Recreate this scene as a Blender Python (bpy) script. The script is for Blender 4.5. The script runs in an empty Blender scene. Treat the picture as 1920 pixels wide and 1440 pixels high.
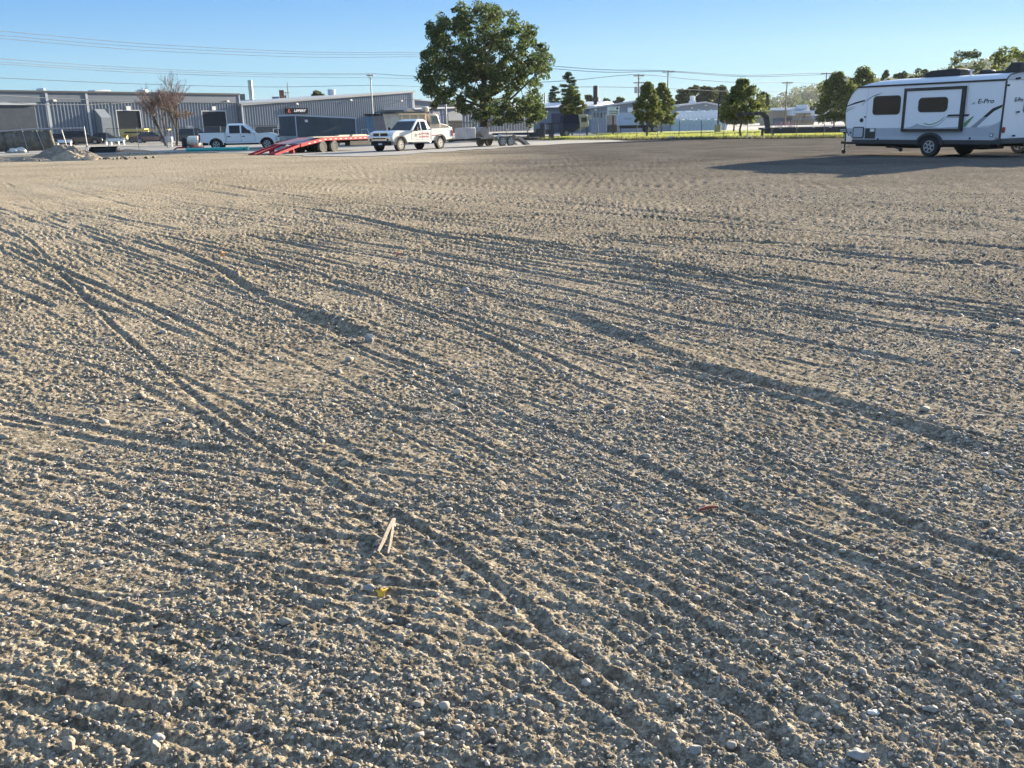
import bpy, math, random
import numpy as np
from mathutils import Vector, Matrix

# ------------------------------------------------------------------ camera, sky, sun, exposure
S = bpy.context.scene
COL = S.collection
EYE = 1.6; FPX = 1700.0; PITCH = math.radians(16.05); ROLL = math.radians(-1.2)
SUN_AZ = math.radians(45); SUN_EL = math.radians(13.8)
cam = bpy.data.cameras.new('camera'); cam.sensor_width = 36; cam.lens = FPX/1920*36
cam.clip_start = 0.05; cam.clip_end = 6000
camo = bpy.data.objects.new('camera', cam); COL.objects.link(camo)
RM = Matrix.Rotation(math.pi/2-PITCH, 3, 'X') @ Matrix.Rotation(ROLL, 3, 'Z')
camo.matrix_world = Matrix.Translation((0, 0, EYE)) @ RM.to_4x4()
S.camera = camo
w = bpy.data.worlds.new('World'); S.world = w; w.use_nodes = True
nt = w.node_tree; bg = nt.nodes['Background']
sky = nt.nodes.new('ShaderNodeTexSky'); sky.sky_type = 'NISHITA'; sky.sun_disc = False
sky.sun_elevation = SUN_EL; sky.sun_rotation = SUN_AZ; sky.altitude = 0
sky.air_density = 1.0; sky.dust_density = 0.0; sky.ozone_density = 4.0
tc0 = nt.nodes.new('ShaderNodeTexCoord'); sz = nt.nodes.new('ShaderNodeSeparateXYZ'); nt.links.new(tc0.outputs['Generated'], sz.inputs[0])
rp = nt.nodes.new('ShaderNodeValToRGB'); el = rp.color_ramp.elements; el[0].position = 0.0; el[0].color = (1.6, 2.4, 2.75, 1); el[1].position = .42; el[1].color = (1.75, 2.65, 4.2, 1)
for ps, cc in ((.045, (.95, 2.1, 3.0)), (.12, (.48, 1.5, 3.15)), (.22, (.7, 1.6, 3.2))): e_ = el.new(ps); e_.color = (*cc, 1)
nt.links.new(sz.outputs[2], rp.inputs[0])      # pale haze band low in the sky; unseen upper sky brightened for fill
fr = nt.nodes.new('ShaderNodeMapRange'); nt.links.new(sz.outputs[2], fr.inputs[0]); fr.inputs[1].default_value = .15; fr.inputs[2].default_value = .5; fr.inputs[3].default_value = .86; fr.inputs[4].default_value = .86
mm = nt.nodes.new('ShaderNodeMix'); mm.data_type = 'RGBA'; nt.links.new(fr.outputs[0], mm.inputs[0])
nt.links.new(sky.outputs[0], mm.inputs[6]); nt.links.new(rp.outputs[0], mm.inputs[7]); nt.links.new(mm.outputs[2], bg.inputs[0]); bg.inputs[1].default_value = 0.060
SD = Vector((math.sin(SUN_AZ)*math.cos(SUN_EL), math.cos(SUN_AZ)*math.cos(SUN_EL), math.sin(SUN_EL)))
sl = bpy.data.lights.new('sun', 'SUN'); sl.energy = 5.0; sl.angle = math.radians(0.5); sl.color = (1, 0.86, 0.65)
so = bpy.data.objects.new('sun', sl); so.rotation_euler = SD.to_track_quat('Z', 'Y').to_euler(); COL.objects.link(so)
S.view_settings.view_transform = 'Standard'; S.view_settings.look = 'None'
S.view_settings.exposure = 2.1; S.view_settings.gamma = 1; S.view_settings.use_curve_mapping = False

# ------------------------------------------------------------------ helpers
def ray(x, y):
    return RM @ Vector(((x-960)/FPX, -(y-720)/FPX, -1))
def g(x, y, z=0.0):          # a photo measurement turned into a point on the ground
    d = ray(x, y); t = (z-EYE)/d.z; return Vector((d.x*t, d.y*t, z))
def at(x, y, D):             # the same at a known distance ahead
    d = ray(x, y); t = D/d.y; return Vector((d.x*t, D, EYE+d.z*t))
def gx(x, D, z=0.0):         # ground point under column x at distance D
    p = at(x, 235, D); return Vector((p.x, D, z))
def zt(x, y, D): return at(x, y, D).z

def lin(c):
    return tuple((v/12.92 if v <= 0.04045 else ((v+0.055)/1.055)**2.4) for v in c)
MATS = {}
def mat(name, col, rough=0.7, metal=0.0, var=0.12, scale=3.0, bump=0.0, bscale=20.0, spec=None, coat=0.0, trans=None, ramp=None):
    if name in MATS: return MATS[name]
    m = bpy.data.materials.new(name); m.use_nodes = True; n = m.node_tree.nodes; l = m.node_tree.links
    b = n['Principled BSDF']; b.inputs['Roughness'].default_value = rough; b.inputs['Metallic'].default_value = metal
    if spec is not None: b.inputs['Specular IOR Level'].default_value = spec
    if coat: b.inputs['Coat Weight'].default_value = coat; b.inputs['Coat Roughness'].default_value = 0.12
    tc = n.new('ShaderNodeTexCoord'); nz = n.new('ShaderNodeTexNoise'); nz.inputs['Scale'].default_value = scale
    nz.inputs['Detail'].default_value = 6; nz.inputs['Roughness'].default_value = 0.65
    l.new(tc.outputs['Object'], nz.inputs['Vector'])
    r = n.new('ShaderNodeValToRGB'); l.new(nz.outputs[0], r.inputs[0])
    e = r.color_ramp.elements; e[0].position = 0.3; e[1].position = 0.7
    c2 = ramp or tuple(v*(1-var*2) for v in col)
    e[0].color = (*c2, 1); e[1].color = (*tuple(min(1, v*(1+var)) for v in col), 1)
    l.new(r.outputs[0], b.inputs['Base Color'])
    if bump:
        nb = n.new('ShaderNodeTexNoise'); nb.inputs['Scale'].default_value = bscale; nb.inputs['Detail'].default_value = 5
        l.new(tc.outputs['Object'], nb.inputs['Vector'])
        bp = n.new('ShaderNodeBump'); bp.inputs['Strength'].default_value = 1; bp.inputs['Distance'].default_value = bump
        l.new(nb.outputs[0], bp.inputs['Height']); l.new(bp.outputs[0], b.inputs['Normal'])
    if trans:
        b.inputs['Transmission Weight'].default_value = trans
    MATS[name] = m; return m

def leafmat(name, c1, c2, c3):
    m = bpy.data.materials.new(name); m.use_nodes = True; n = m.node_tree.nodes; l = m.node_tree.links
    b = n['Principled BSDF']; b.inputs['Roughness'].default_value = 0.6; b.inputs['Specular IOR Level'].default_value = 0.25
    ge = n.new('ShaderNodeNewGeometry'); r = n.new('ShaderNodeValToRGB'); e = r.color_ramp.elements
    e[0].color = (*c1, 1); e[1].color = (*c3, 1); k = e.new(0.5); k.color = (*c2, 1)
    l.new(ge.outputs['Random Per Island'], r.inputs[0]); l.new(r.outputs[0], b.inputs['Base Color'])
    tr = n.new('ShaderNodeBsdfTranslucent'); l.new(r.outputs[0], tr.inputs[0])
    mx = n.new('ShaderNodeMixShader'); mx.inputs[0].default_value = 0.5
    l.new(b.outputs[0], mx.inputs[1]); l.new(tr.outputs[0], mx.inputs[2]); l.new(mx.outputs[0], n['Material Output'].inputs[0])
    MATS[name] = m; return m

def props(o, label=None, cat=None, group=None, kind=None):
    if label: o['label'] = label
    if cat: o['category'] = cat
    if group: o['group'] = group
    if kind: o['kind'] = kind
    return o
def thing(name, label, cat, loc=(0, 0, 0), rotz=0.0, group=None):
    o = bpy.data.objects.new(name, None); o.empty_display_size = 0.3; COL.objects.link(o)
    o.location = loc; o.rotation_euler = (0, 0, rotz); return props(o, label, cat, group)

class MB:
    def __init__(s): s.v = []; s.f = []; s.m = []
    def add(s, vs, fs, mi=0):
        k = len(s.v); s.v += [tuple(v) for v in vs]; s.f += [tuple(i+k for i in f) for f in fs]; s.m += [mi]*len(fs); return s
    def box(s, a, b, mi=0):
        x0, y0, z0 = a; x1, y1, z1 = b
        return s.add([(x0,y0,z0),(x1,y0,z0),(x1,y1,z0),(x0,y1,z0),(x0,y0,z1),(x1,y0,z1),(x1,y1,z1),(x0,y1,z1)],
              [(0,3,2,1),(4,5,6,7),(0,1,5,4),(1,2,6,5),(2,3,7,6),(3,0,4,7)], mi)
    def cbox(s, c, d, mi=0):
        return s.box(tuple(c[i]-d[i]/2 for i in range(3)), tuple(c[i]+d[i]/2 for i in range(3)), mi)
    def prism(s, pts, y0, y1, mi=0, ax='y'):      # polygon in x-z pushed along y (or x-y along z / y-z along x)
        n = len(pts)
        if ax == 'y': P = [(x, y0, z) for x, z in pts]+[(x, y1, z) for x, z in pts]
        elif ax == 'z': P = [(x, y, y0) for x, y in pts]+[(x, y, y1) for x, y in pts]
        else: P = [(y0, x, z) for x, z in pts]+[(y1, x, z) for x, z in pts]
        F = [tuple(range(n)), tuple(range(2*n-1, n-1, -1))]+[(i, i+n, (i+1) % n+n, (i+1) % n) for i in range(n)]
        return s.add(P, F, mi)
    def tube(s, pts, r, n=8, mi=0, cap=True):
        pts = [Vector(p) for p in pts]; R = r if isinstance(r, (list, tuple)) else [r]*len(pts); vs = []; fs = []
        up = Vector((0.13, 0.21, 0.97))
        for i, p in enumerate(pts):
            t = (pts[min(i+1, len(pts)-1)]-pts[max(i-1, 0)]).normalized()
            if abs(t.dot(up)) > 0.93: u2 = Vector((1, 0.1, 0))
            else: u2 = up
            a = t.cross(u2).normalized(); b = t.cross(a)
            for k in range(n):
                an = 2*math.pi*k/n; vs.append(p+(a*math.cos(an)+b*math.sin(an))*R[i])
        for i in range(len(pts)-1):
            for k in range(n):
                k2 = (k+1) % n; fs.append((i*n+k, i*n+k2, (i+1)*n+k2, (i+1)*n+k))
        if cap: fs.append(tuple(range(n-1, -1, -1))); fs.append(tuple((len(pts)-1)*n+k for k in range(n)))
        return s.add(vs, fs, mi)
    def lathe(s, c, prof, ax='y', n=24, mi=0):    # prof: list of (radius, offset along axis)
        vs = []; fs = []
        for r, h in prof:
            for k in range(n):
                a = 2*math.pi*k/n; u, v = r*math.cos(a), r*math.sin(a)
                vs.append({'y': (c[0]+u, c[1]+h, c[2]+v), 'x': (c[0]+h, c[1]+u, c[2]+v), 'z': (c[0]+u, c[1]+v, c[2]+h)}[ax])
        for i in range(len(prof)-1):
            for k in range(n):
                k2 = (k+1) % n; fs.append((i*n+k, i*n+k2, (i+1)*n+k2, (i+1)*n+k))
        if prof[0][0] > 1e-4: fs.append(tuple(range(n)))
        if prof[-1][0] > 1e-4: fs.append(tuple((len(prof)-1)*n+k for k in range(n)))
        return s.add(vs, fs, mi)
    def build(s, name, mats, parent=None, bevel=0.0, smooth=False, seg=2):
        me = bpy.data.meshes.new(name); me.from_pydata(s.v, [], s.f)
        if not isinstance(mats, (list, tuple)): mats = [mats]
        for m in mats: me.materials.append(m)
        if len(mats) > 1: me.polygons.foreach_set('material_index', s.m)
        import bmesh
        bm = bmesh.new(); bm.from_mesh(me); bmesh.ops.recalc_face_normals(bm, faces=bm.faces); bm.to_mesh(me); bm.free()
        o = bpy.data.objects.new(name, me); COL.objects.link(o); o.parent = parent
        if bevel:
            md = o.modifiers.new('bevel', 'BEVEL'); md.width = bevel; md.segments = seg; md.limit_method = 'ANGLE'; md.angle_limit = math.radians(32)
            md.harden_normals = False
        if smooth or bevel:
            me.polygons.foreach_set('use_smooth', [True]*len(me.polygons))
            me.set_sharp_from_angle(angle=math.radians(38))
        return o

def npmesh(name, V, Fq, mats, parent=None, smooth=False, mi=None):
    """V (n,3); Fq (m,k) all faces with k corners"""
    me = bpy.data.meshes.new(name); V = np.ascontiguousarray(V, dtype=np.float32); Fq = np.ascontiguousarray(Fq, dtype=np.int32)
    m, k = Fq.shape
    me.vertices.add(len(V)); me.vertices.foreach_set('co', V.ravel())
    me.loops.add(m*k); me.loops.foreach_set('vertex_index', Fq.ravel())
    me.polygons.add(m); me.polygons.foreach_set('loop_start', np.arange(0, m*k, k, dtype=np.int32))
    if mi is not None: me.polygons.foreach_set('material_index', mi)
    for q in (mats if isinstance(mats, (list, tuple)) else [mats]): me.materials.append(q)
    me.update(calc_edges=True)
    if smooth: me.polygons.foreach_set('use_smooth', np.ones(m, dtype=bool))
    else: me.polygons.foreach_set('use_smooth', np.zeros(m, dtype=bool))
    o = bpy.data.objects.new(name, me); COL.objects.link(o); o.parent = parent; return o

def text_mesh(name, body, size, m, parent, M, extrude=0.004, shear=0.0, align='CENTER', sx=1.0, bold=0.0):
    c = bpy.data.curves.new('lettering', 'FONT'); c.body = body; c.size = size; c.extrude = extrude; c.shear = shear
    c.align_x = align; c.align_y = 'CENTER'; c.offset = bold; c.resolution_u = 3; c.space_line = 0.9
    t = bpy.data.objects.new('lettering', c); COL.objects.link(t)
    dg = bpy.context.evaluated_depsgraph_get(); me = bpy.data.meshes.new_from_object(t.evaluated_get(dg))
    bpy.data.objects.remove(t); me.transform(Matrix.Diagonal((sx, 1, 1, 1))); me.transform(M); me.materials.clear(); me.materials.append(m)
    o = bpy.data.objects.new(name, me); COL.objects.link(o); o.parent = parent; return o
# text lies in its x-y plane: these stand it up facing -y / +y / +x / -x
def FM(loc, face='-y'):
    R = {'-y': Matrix.Rotation(math.pi/2, 4, 'X'), '+y': Matrix.Rotation(math.pi, 4, 'Z') @ Matrix.Rotation(math.pi/2, 4, 'X'),
         '+x': Matrix.Rotation(math.pi/2, 4, 'Z') @ Matrix.Rotation(math.pi/2, 4, 'X'),
         '-x': Matrix.Rotation(-math.pi/2, 4, 'Z') @ Matrix.Rotation(math.pi/2, 4, 'X')}[face]
    return Matrix.Translation(loc) @ R

def dup(root, loc, rotz, label=None, scale=None):
    r = root.copy(); COL.objects.link(r); r.location = loc; r.rotation_euler = (0, 0, rotz)
    if label: r['label'] = label
    if scale: r.scale = scale
    for ch in root.children:
        c = ch.copy(); COL.objects.link(c); c.parent = r
        for q in ch.children:
            d = q.copy(); COL.objects.link(d); d.parent = c
    return r

# ------------------------------------------------------------------ noise
_rng = np.random.default_rng(7)
_P = _rng.permutation(4096).astype(np.int64); _P = np.concatenate([_P, _P])
_G = _rng.uniform(0, 2*np.pi, 4096); _GX = np.cos(_G); _GY = np.sin(_G); _U = _rng.uniform(0, 1, 4096); _U2 = _rng.uniform(0, 1, 4096); _U3 = _rng.uniform(0, 1, 4096)
def _h(i, j): return _P[(_P[i & 4095]+j) & 4095]
def perlin(x, y):
    xi = np.floor(x).astype(np.int64); yi = np.floor(y).astype(np.int64); fx = x-xi; fy = y-yi
    u = fx*fx*fx*(fx*(fx*6-15)+10); v = fy*fy*fy*(fy*(fy*6-15)+10)
    def d(a, b):
        k = _h(xi+a, yi+b); return _GX[k]*(fx-a)+_GY[k]*(fy-b)
    n0 = d(0, 0)*(1-u)+d(1, 0)*u; n1 = d(0, 1)*(1-u)+d(1, 1)*u
    return (n0*(1-v)+n1*v)*1.5
def fbm(x, y, o=4, g_=0.5):
    s = 0; a = 1; t = 0
    for i in range(o): s = s+a*perlin(x*2**i+17.3*i, y*2**i-9.1*i); t += a; a *= g_
    return s/t
def domes(x, y, seed=0, dens=0.8):            # one rounded lump per jittered cell
    xi = np.floor(x).astype(np.int64); yi = np.floor(y).astype(np.int64); out = np.zeros_like(x)
    for a in (-1, 0, 1):
        for b in (-1, 0, 1):
            k = _h(xi+a+seed*31, yi+b+seed*57); cx = xi+a+_U[k]; cy = yi+b+_U2[k]; R = 0.25+0.5*_U3[k]
            ex = x-cx; ey = (y-cy)*(0.8+0.5*_U[(k*7) & 4095])
            q = 1-(ex*ex+ey*ey)/(R*R); keep = (_U[(k+99) & 4095] < dens)
            out = np.maximum(out, np.where(keep, np.sqrt(np.clip(q, 0, 1))*R, 0))
    return out
def sstep(a, b, x):
    t = np.clip((x-a)/(b-a), 0, 1); return t*t*(3-2*t)
# ------------------------------------------------------------------ the dirt lot
BU = np.array([0.585, -0.811]); BV = np.array([0.811, 0.585])      # along and across the combed tracks
TR = [  # traced wheel and blade tracks: photo measurements, half width, depth
 ([(285,455),(400,500),(470,545),(560,590),(650,632)], .07, .035), ([(535,592),(600,602),(672,636)], .11, .065),
 ([(700,640),(790,680),(900,740),(1010,795),(1150,850),(1400,960),(1600,1055),(1920,1230)], .04, .018),
 ([(450,375),(620,400),(800,440),(960,465),(1120,490),(1280,520),(1450,545)], .09, .05),
 ([(320,330),(500,360),(700,385),(900,410)], .10, .05), ([(1150,480),(1300,508),(1500,550),(1700,578),(1920,600)], .08, .04),
 ([(480,470),(640,530),(800,580),(960,640),(1100,700),(1250,760),(1500,880),(1700,980),(1920,1060)], .035, .022),
 ([(860,545),(1050,590),(1200,640),(1400,710),(1600,770),(1920,870)], .05, .03),
 ([(1000,590),(1160,635),(1310,690),(1520,740),(1700,800),(1920,870)], .08, .035),
 ([(-40,400),(40,440),(120,520),(200,600),(290,680),(380,755),(480,825),(640,915),(790,995),(900,1070),(1050,1200),(1180,1290),(1330,1400)], .034, .026),
 ([(0,765),(150,800),(300,830),(450,852)], .04, .028), ([(640,770),(760,790),(860,800),(960,800),(1040,792)], .04, .022),
 ([(-60,1272),(80,1290),(190,1312),(330,1332)], .022, .03), ([(350,1000),(500,992),(620,1005),(740,1022)], .022, .015),
 ([(0,960),(140,975),(340,985)], .025, .015), ([(1500,465),(1700,490),(1920,500)], .10, .05), ([(1560,370),(1750,395),(1950,420)], .09, .04),
 ([(1760,405),(1940,416)], .1, .045), ([(1600,340),(1940,347)], .12, .045), ([(1180,1080),(1300,1160),(1450,1260),(1600,1370),(1680,1440)], .020, .014),
 ([(1250,1240),(1340,1300),(1430,1360),(1500,1440)], .035, .035), ([(1560,920),(1680,975),(1800,1020),(1940,1068)], .03, .03),
 ([(1200,960),(1340,1040),(1500,1120),(1700,1210),(1920,1330)], .02, .016), ([(880,900),(1000,990),(1120,1080),(1260,1180),(1420,1300),(1560,1440)], .018, .012),
 ([(560,1090),(700,1096),(870,1102)], .018, .014), ([(600,1112),(760,1116),(880,1120)], .016, .013), ([(520,1060),(680,1066),(800,1062)], .015, .010),
 ([(150,1170),(400,1160),(620,1170),(820,1165)], .015, .010), ([(0,1100),(200,1120),(420,1110)], .016, .012), ([(0,870),(200,880),(420,900),(560,930)], .022, .014),
 ([(0,900),(240,915),(420,935),(650,945)], .018, .011), ([(0,398),(60,408),(160,440),(330,500)], .04, .02), ([(0,425),(80,440),(200,470)], .04, .018),
 ([(0,640),(180,690),(330,760),(480,850)], .035, .02), ([(900,440),(1060,462),(1260,478)], .09, .03), ([(1060,590),(1130,620),(1230,645)], .07, .045),
 ([(1180,675),(1300,690),(1480,735),(1560,745)], .07, .04), ([(240,430),(420,470),(600,520),(760,575)], .05, .03), ([(740,480),(900,520),(1040,540),(1240,590),(1500,640),(1800,700)], .06, .03),
 ([(1050,505),(1300,540),(1600,600),(1920,650)], .06, .035), ([(1100,440),(1400,455),(1700,470)], .1, .035), ([(1300,300),(1600,338)], .1, .02),
 ([(140,335),(360,355),(480,372)], .1, .035), ([(980,372),(1200,395),(1500,425)], .1, .04), ([(620,345),(900,372)], .1, .03), ([(0,1390),(90,1415),(200,1440)], .02, .02),
 ([(1000,1220),(1090,1280),(1190,1360),(1290,1440)], .024, .016), ([(700,560),(880,620),(1020,690),(1180,770)], .035, .02), ([(300,690),(450,760),(620,830),(700,880)], .03, .018)]
def smooth_line(P, n=10):
    P = [P[0]*2-P[1]]+P+[P[-1]*2-P[-2]]; out = []
    for i in range(1, len(P)-2):
        for k in range(n):
            t = k/n; a, b, c, d = P[i-1:i+3]
            out.append(0.5*(2*b+(c-a)*t+(2*a-5*b+4*c-d)*t*t+(3*b-a-3*c+d)*t**3))
    out.append(P[-2]); return out
random.seed(11)
LINES = [(smooth_line([np.array(g(*p)[:2]) for p in pts], 5), wd*(.72 if pts[0][1] < 520 else 1), dp*.9) for pts, wd, dp in TR]
for i in range(420):       # the many lesser ones between them
    r = 1.8*math.exp(random.random()**0.85*math.log(50/1.8)); an = random.uniform(-.62, .62)
    c = np.array([r*math.sin(an), r*math.cos(an)]); L = random.uniform(1.4, 5.0)*(1+r*.14)
    da = random.gauss(0, .035)+(random.uniform(.35, .6) if (an < -.12 and r < 11) else (.6 if (an < .12 and r < 4.2 and random.random() < .4) else 0))
    dr = np.array([BU[0]*math.cos(da)-BU[1]*math.sin(da), BU[0]*math.sin(da)+BU[1]*math.cos(da)])
    nn = np.array([-dr[1], dr[0]]); cv = random.gauss(0, .010)*L
    wd = random.uniform(.009, .019)*(1+r*.07); LINES.append((smooth_line([c-dr*L/2, c+nn*cv, c+dr*L/2], 4), wd, wd*random.uniform(.25, .58)*(1 if r < 6 else .62)))

for i in range(420):       # long thin ones further out
    r = random.uniform(8, 46)**1.0; an = random.uniform(-.60, .62); c = np.array([r*math.sin(an), r*math.cos(an)]); L = random.uniform(2.5, 11); da = random.gauss(.06, .04)
    dr = np.array([BU[0]*math.cos(da)-BU[1]*math.sin(da), BU[0]*math.sin(da)+BU[1]*math.cos(da)]); nn = np.array([-dr[1], dr[0]]); wd = random.uniform(.025, .05)*(.7+r*.02)
    LINES.append((smooth_line([c-dr*L/2, c+nn*random.gauss(0, .006)*L, c+dr*L/2], 4), wd, wd*random.uniform(.4, .8)*(.6 if an < -.15 else 1)))

def furrows(x, y):
    H = np.zeros_like(x); ty = np.argsort(y, kind='stable'); ys = y[ty]
    for pts, wd, dp in LINES:
        P = np.array(pts); m = wd*4.2
        a, b = np.searchsorted(ys, [P[:, 1].min()-m, P[:, 1].max()+m]); idx = ty[a:b]
        if len(idx) == 0: continue
        xs = x[idx]; k = (xs > P[:, 0].min()-m) & (xs < P[:, 0].max()+m); idx = idx[k]
        if len(idx) == 0: continue
        X = x[idx]; Y = y[idx]; best = np.full(len(X), 1e9); sd = np.zeros(len(X)); pr = np.zeros(len(X)); n = len(P)-1
        for i in range(n):
            ax, ay = P[i]; dx, dy = P[i+1]-P[i]; L2 = dx*dx+dy*dy+1e-12; L = math.sqrt(L2)
            t = np.clip(((X-ax)*dx+(Y-ay)*dy)/L2, 0, 1); ex = X-ax-t*dx; ey = Y-ay-t*dy; d2 = ex*ex+ey*ey
            q = d2 < best; best[q] = d2[q]; sd[q] = ((X-ax)*(-dy)+(Y-ay)*dx)[q]/L; pr[q] = (i+t[q])/n
        d = np.sqrt(best)*np.sign(sd); q = np.abs(d) < m; idx = idx[q]; d = d[q]; pr = pr[q]; X = X[q]; Y = Y[q]
        wob = 1+.28*fbm(X/(wd*5)+3.1, Y/(wd*5), 2); ww = wd*wob
        fade = sstep(0, .1, pr)*sstep(0, .1, 1-pr)*(.62+.6*np.clip(.5+fbm(X*.9/(1+wd*20), Y*.9/(1+wd*20)+5, 2), 0, 1))
        sh = -np.exp(-(d/ww)**4)+.60*np.exp(-((d-1.7*ww)/(.8*ww))**2)+.42*np.exp(-((d+1.7*ww)/(.8*ww))**2)
        H[idx] += dp*sh*fade
    return H

def terrain(x, y):
    r = np.hypot(x, y); far = 1-sstep(34, 52, r)
    u = x*BU[0]+y*BU[1]; v = x*BV[0]+y*BV[1]
    wv = v+.10*perlin(u*.35, v*.35)+.03*perlin(u*1.1, v*1.1)
    ff = 1-.8*sstep(12, 26, r)
    rough = np.clip(.66+1.5*fbm(x*.75+4, y*.75, 4), .10, 1.35)
    h = .012*fbm(x*.5, y*.5, 3)
    lf = sstep(.02, .28, -x/(np.abs(y)+.3))*(1-sstep(9, 14, r)); u2 = x*.92-y*.39; v2 = x*.39+y*.92; wv2 = v2+.10*perlin(u2*.35, v2*.35)
    h += (.0026+.002*sstep(4, 12, r))*(perlin(u/ (1.2+r*.05), wv/(.06+.012*r))*(1-lf)+perlin(u2/1.1, wv2/(.06+.012*r))*lf)*np.clip(.6+perlin(x*.4, y*.4+9), 0, 1.3)
    h += .0026*(perlin(u/.55, wv/.028)*(1-lf)+perlin(u2/.5, wv2/.03)*lf)*(1-sstep(7, 14, r))
    h += .0034*fbm(x*6, y*6, 5, .66)*rough*ff
    h += sstep(8, 16, r)*(1-.8*sstep(20, 30, r))*(.003*fbm(u*2.2, v*6, 3, .8)+.007*perlin(u*9, v*22)+.006*perlin(x*26, y*14))*np.clip(rough, .3, 1)
    dm = domes(x/.085, y/.085, 1, .55)*.085*.62
    d2 = domes(x/.042, y/.042, 2, .75)*.042*.85
    h += (dm*.04*ff+d2*.12*ff)*rough
    k = r < 26; d3 = np.zeros_like(x); cs = .024; d3[k] = domes(x[k]/cs, y[k]/cs, 3, .8)*cs*(.9+.7*sstep(5, 14, r[k])); h += d3*(.46+.3*sstep(4, 10, r)-.36*sstep(15, 24, r))*np.clip(rough*1.2, .35, 1.1)
    k = r < 4; d4 = np.zeros_like(x); d4[k] = domes(x[k]/.011, y[k]/.011, 4, .8)*.011; h += d4*.45*np.clip(rough*1.15, .3, 1.1)
    h += .005*fbm(x*38, y*38, 3, .6)*(1-sstep(8, 16, r))
    h += furrows(x, y)*(.42+.38*sstep(4, 14, r))
    h *= 1-.55*sstep(14, 34, r)
    # shallow windrow and swells that throw the long shadows further out
    h += .020*np.clip(perlin(u/9+3, wv/.7), -.2, 1)*sstep(9, 18, r)*(1-sstep(26, 45, r))
    grit = .004*perlin(u*.9, v*13)*sstep(30, 40, r)*(1-sstep(58, 66, r))
    return (h*far+grit)*sstep(.5, 1.2, r)

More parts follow.
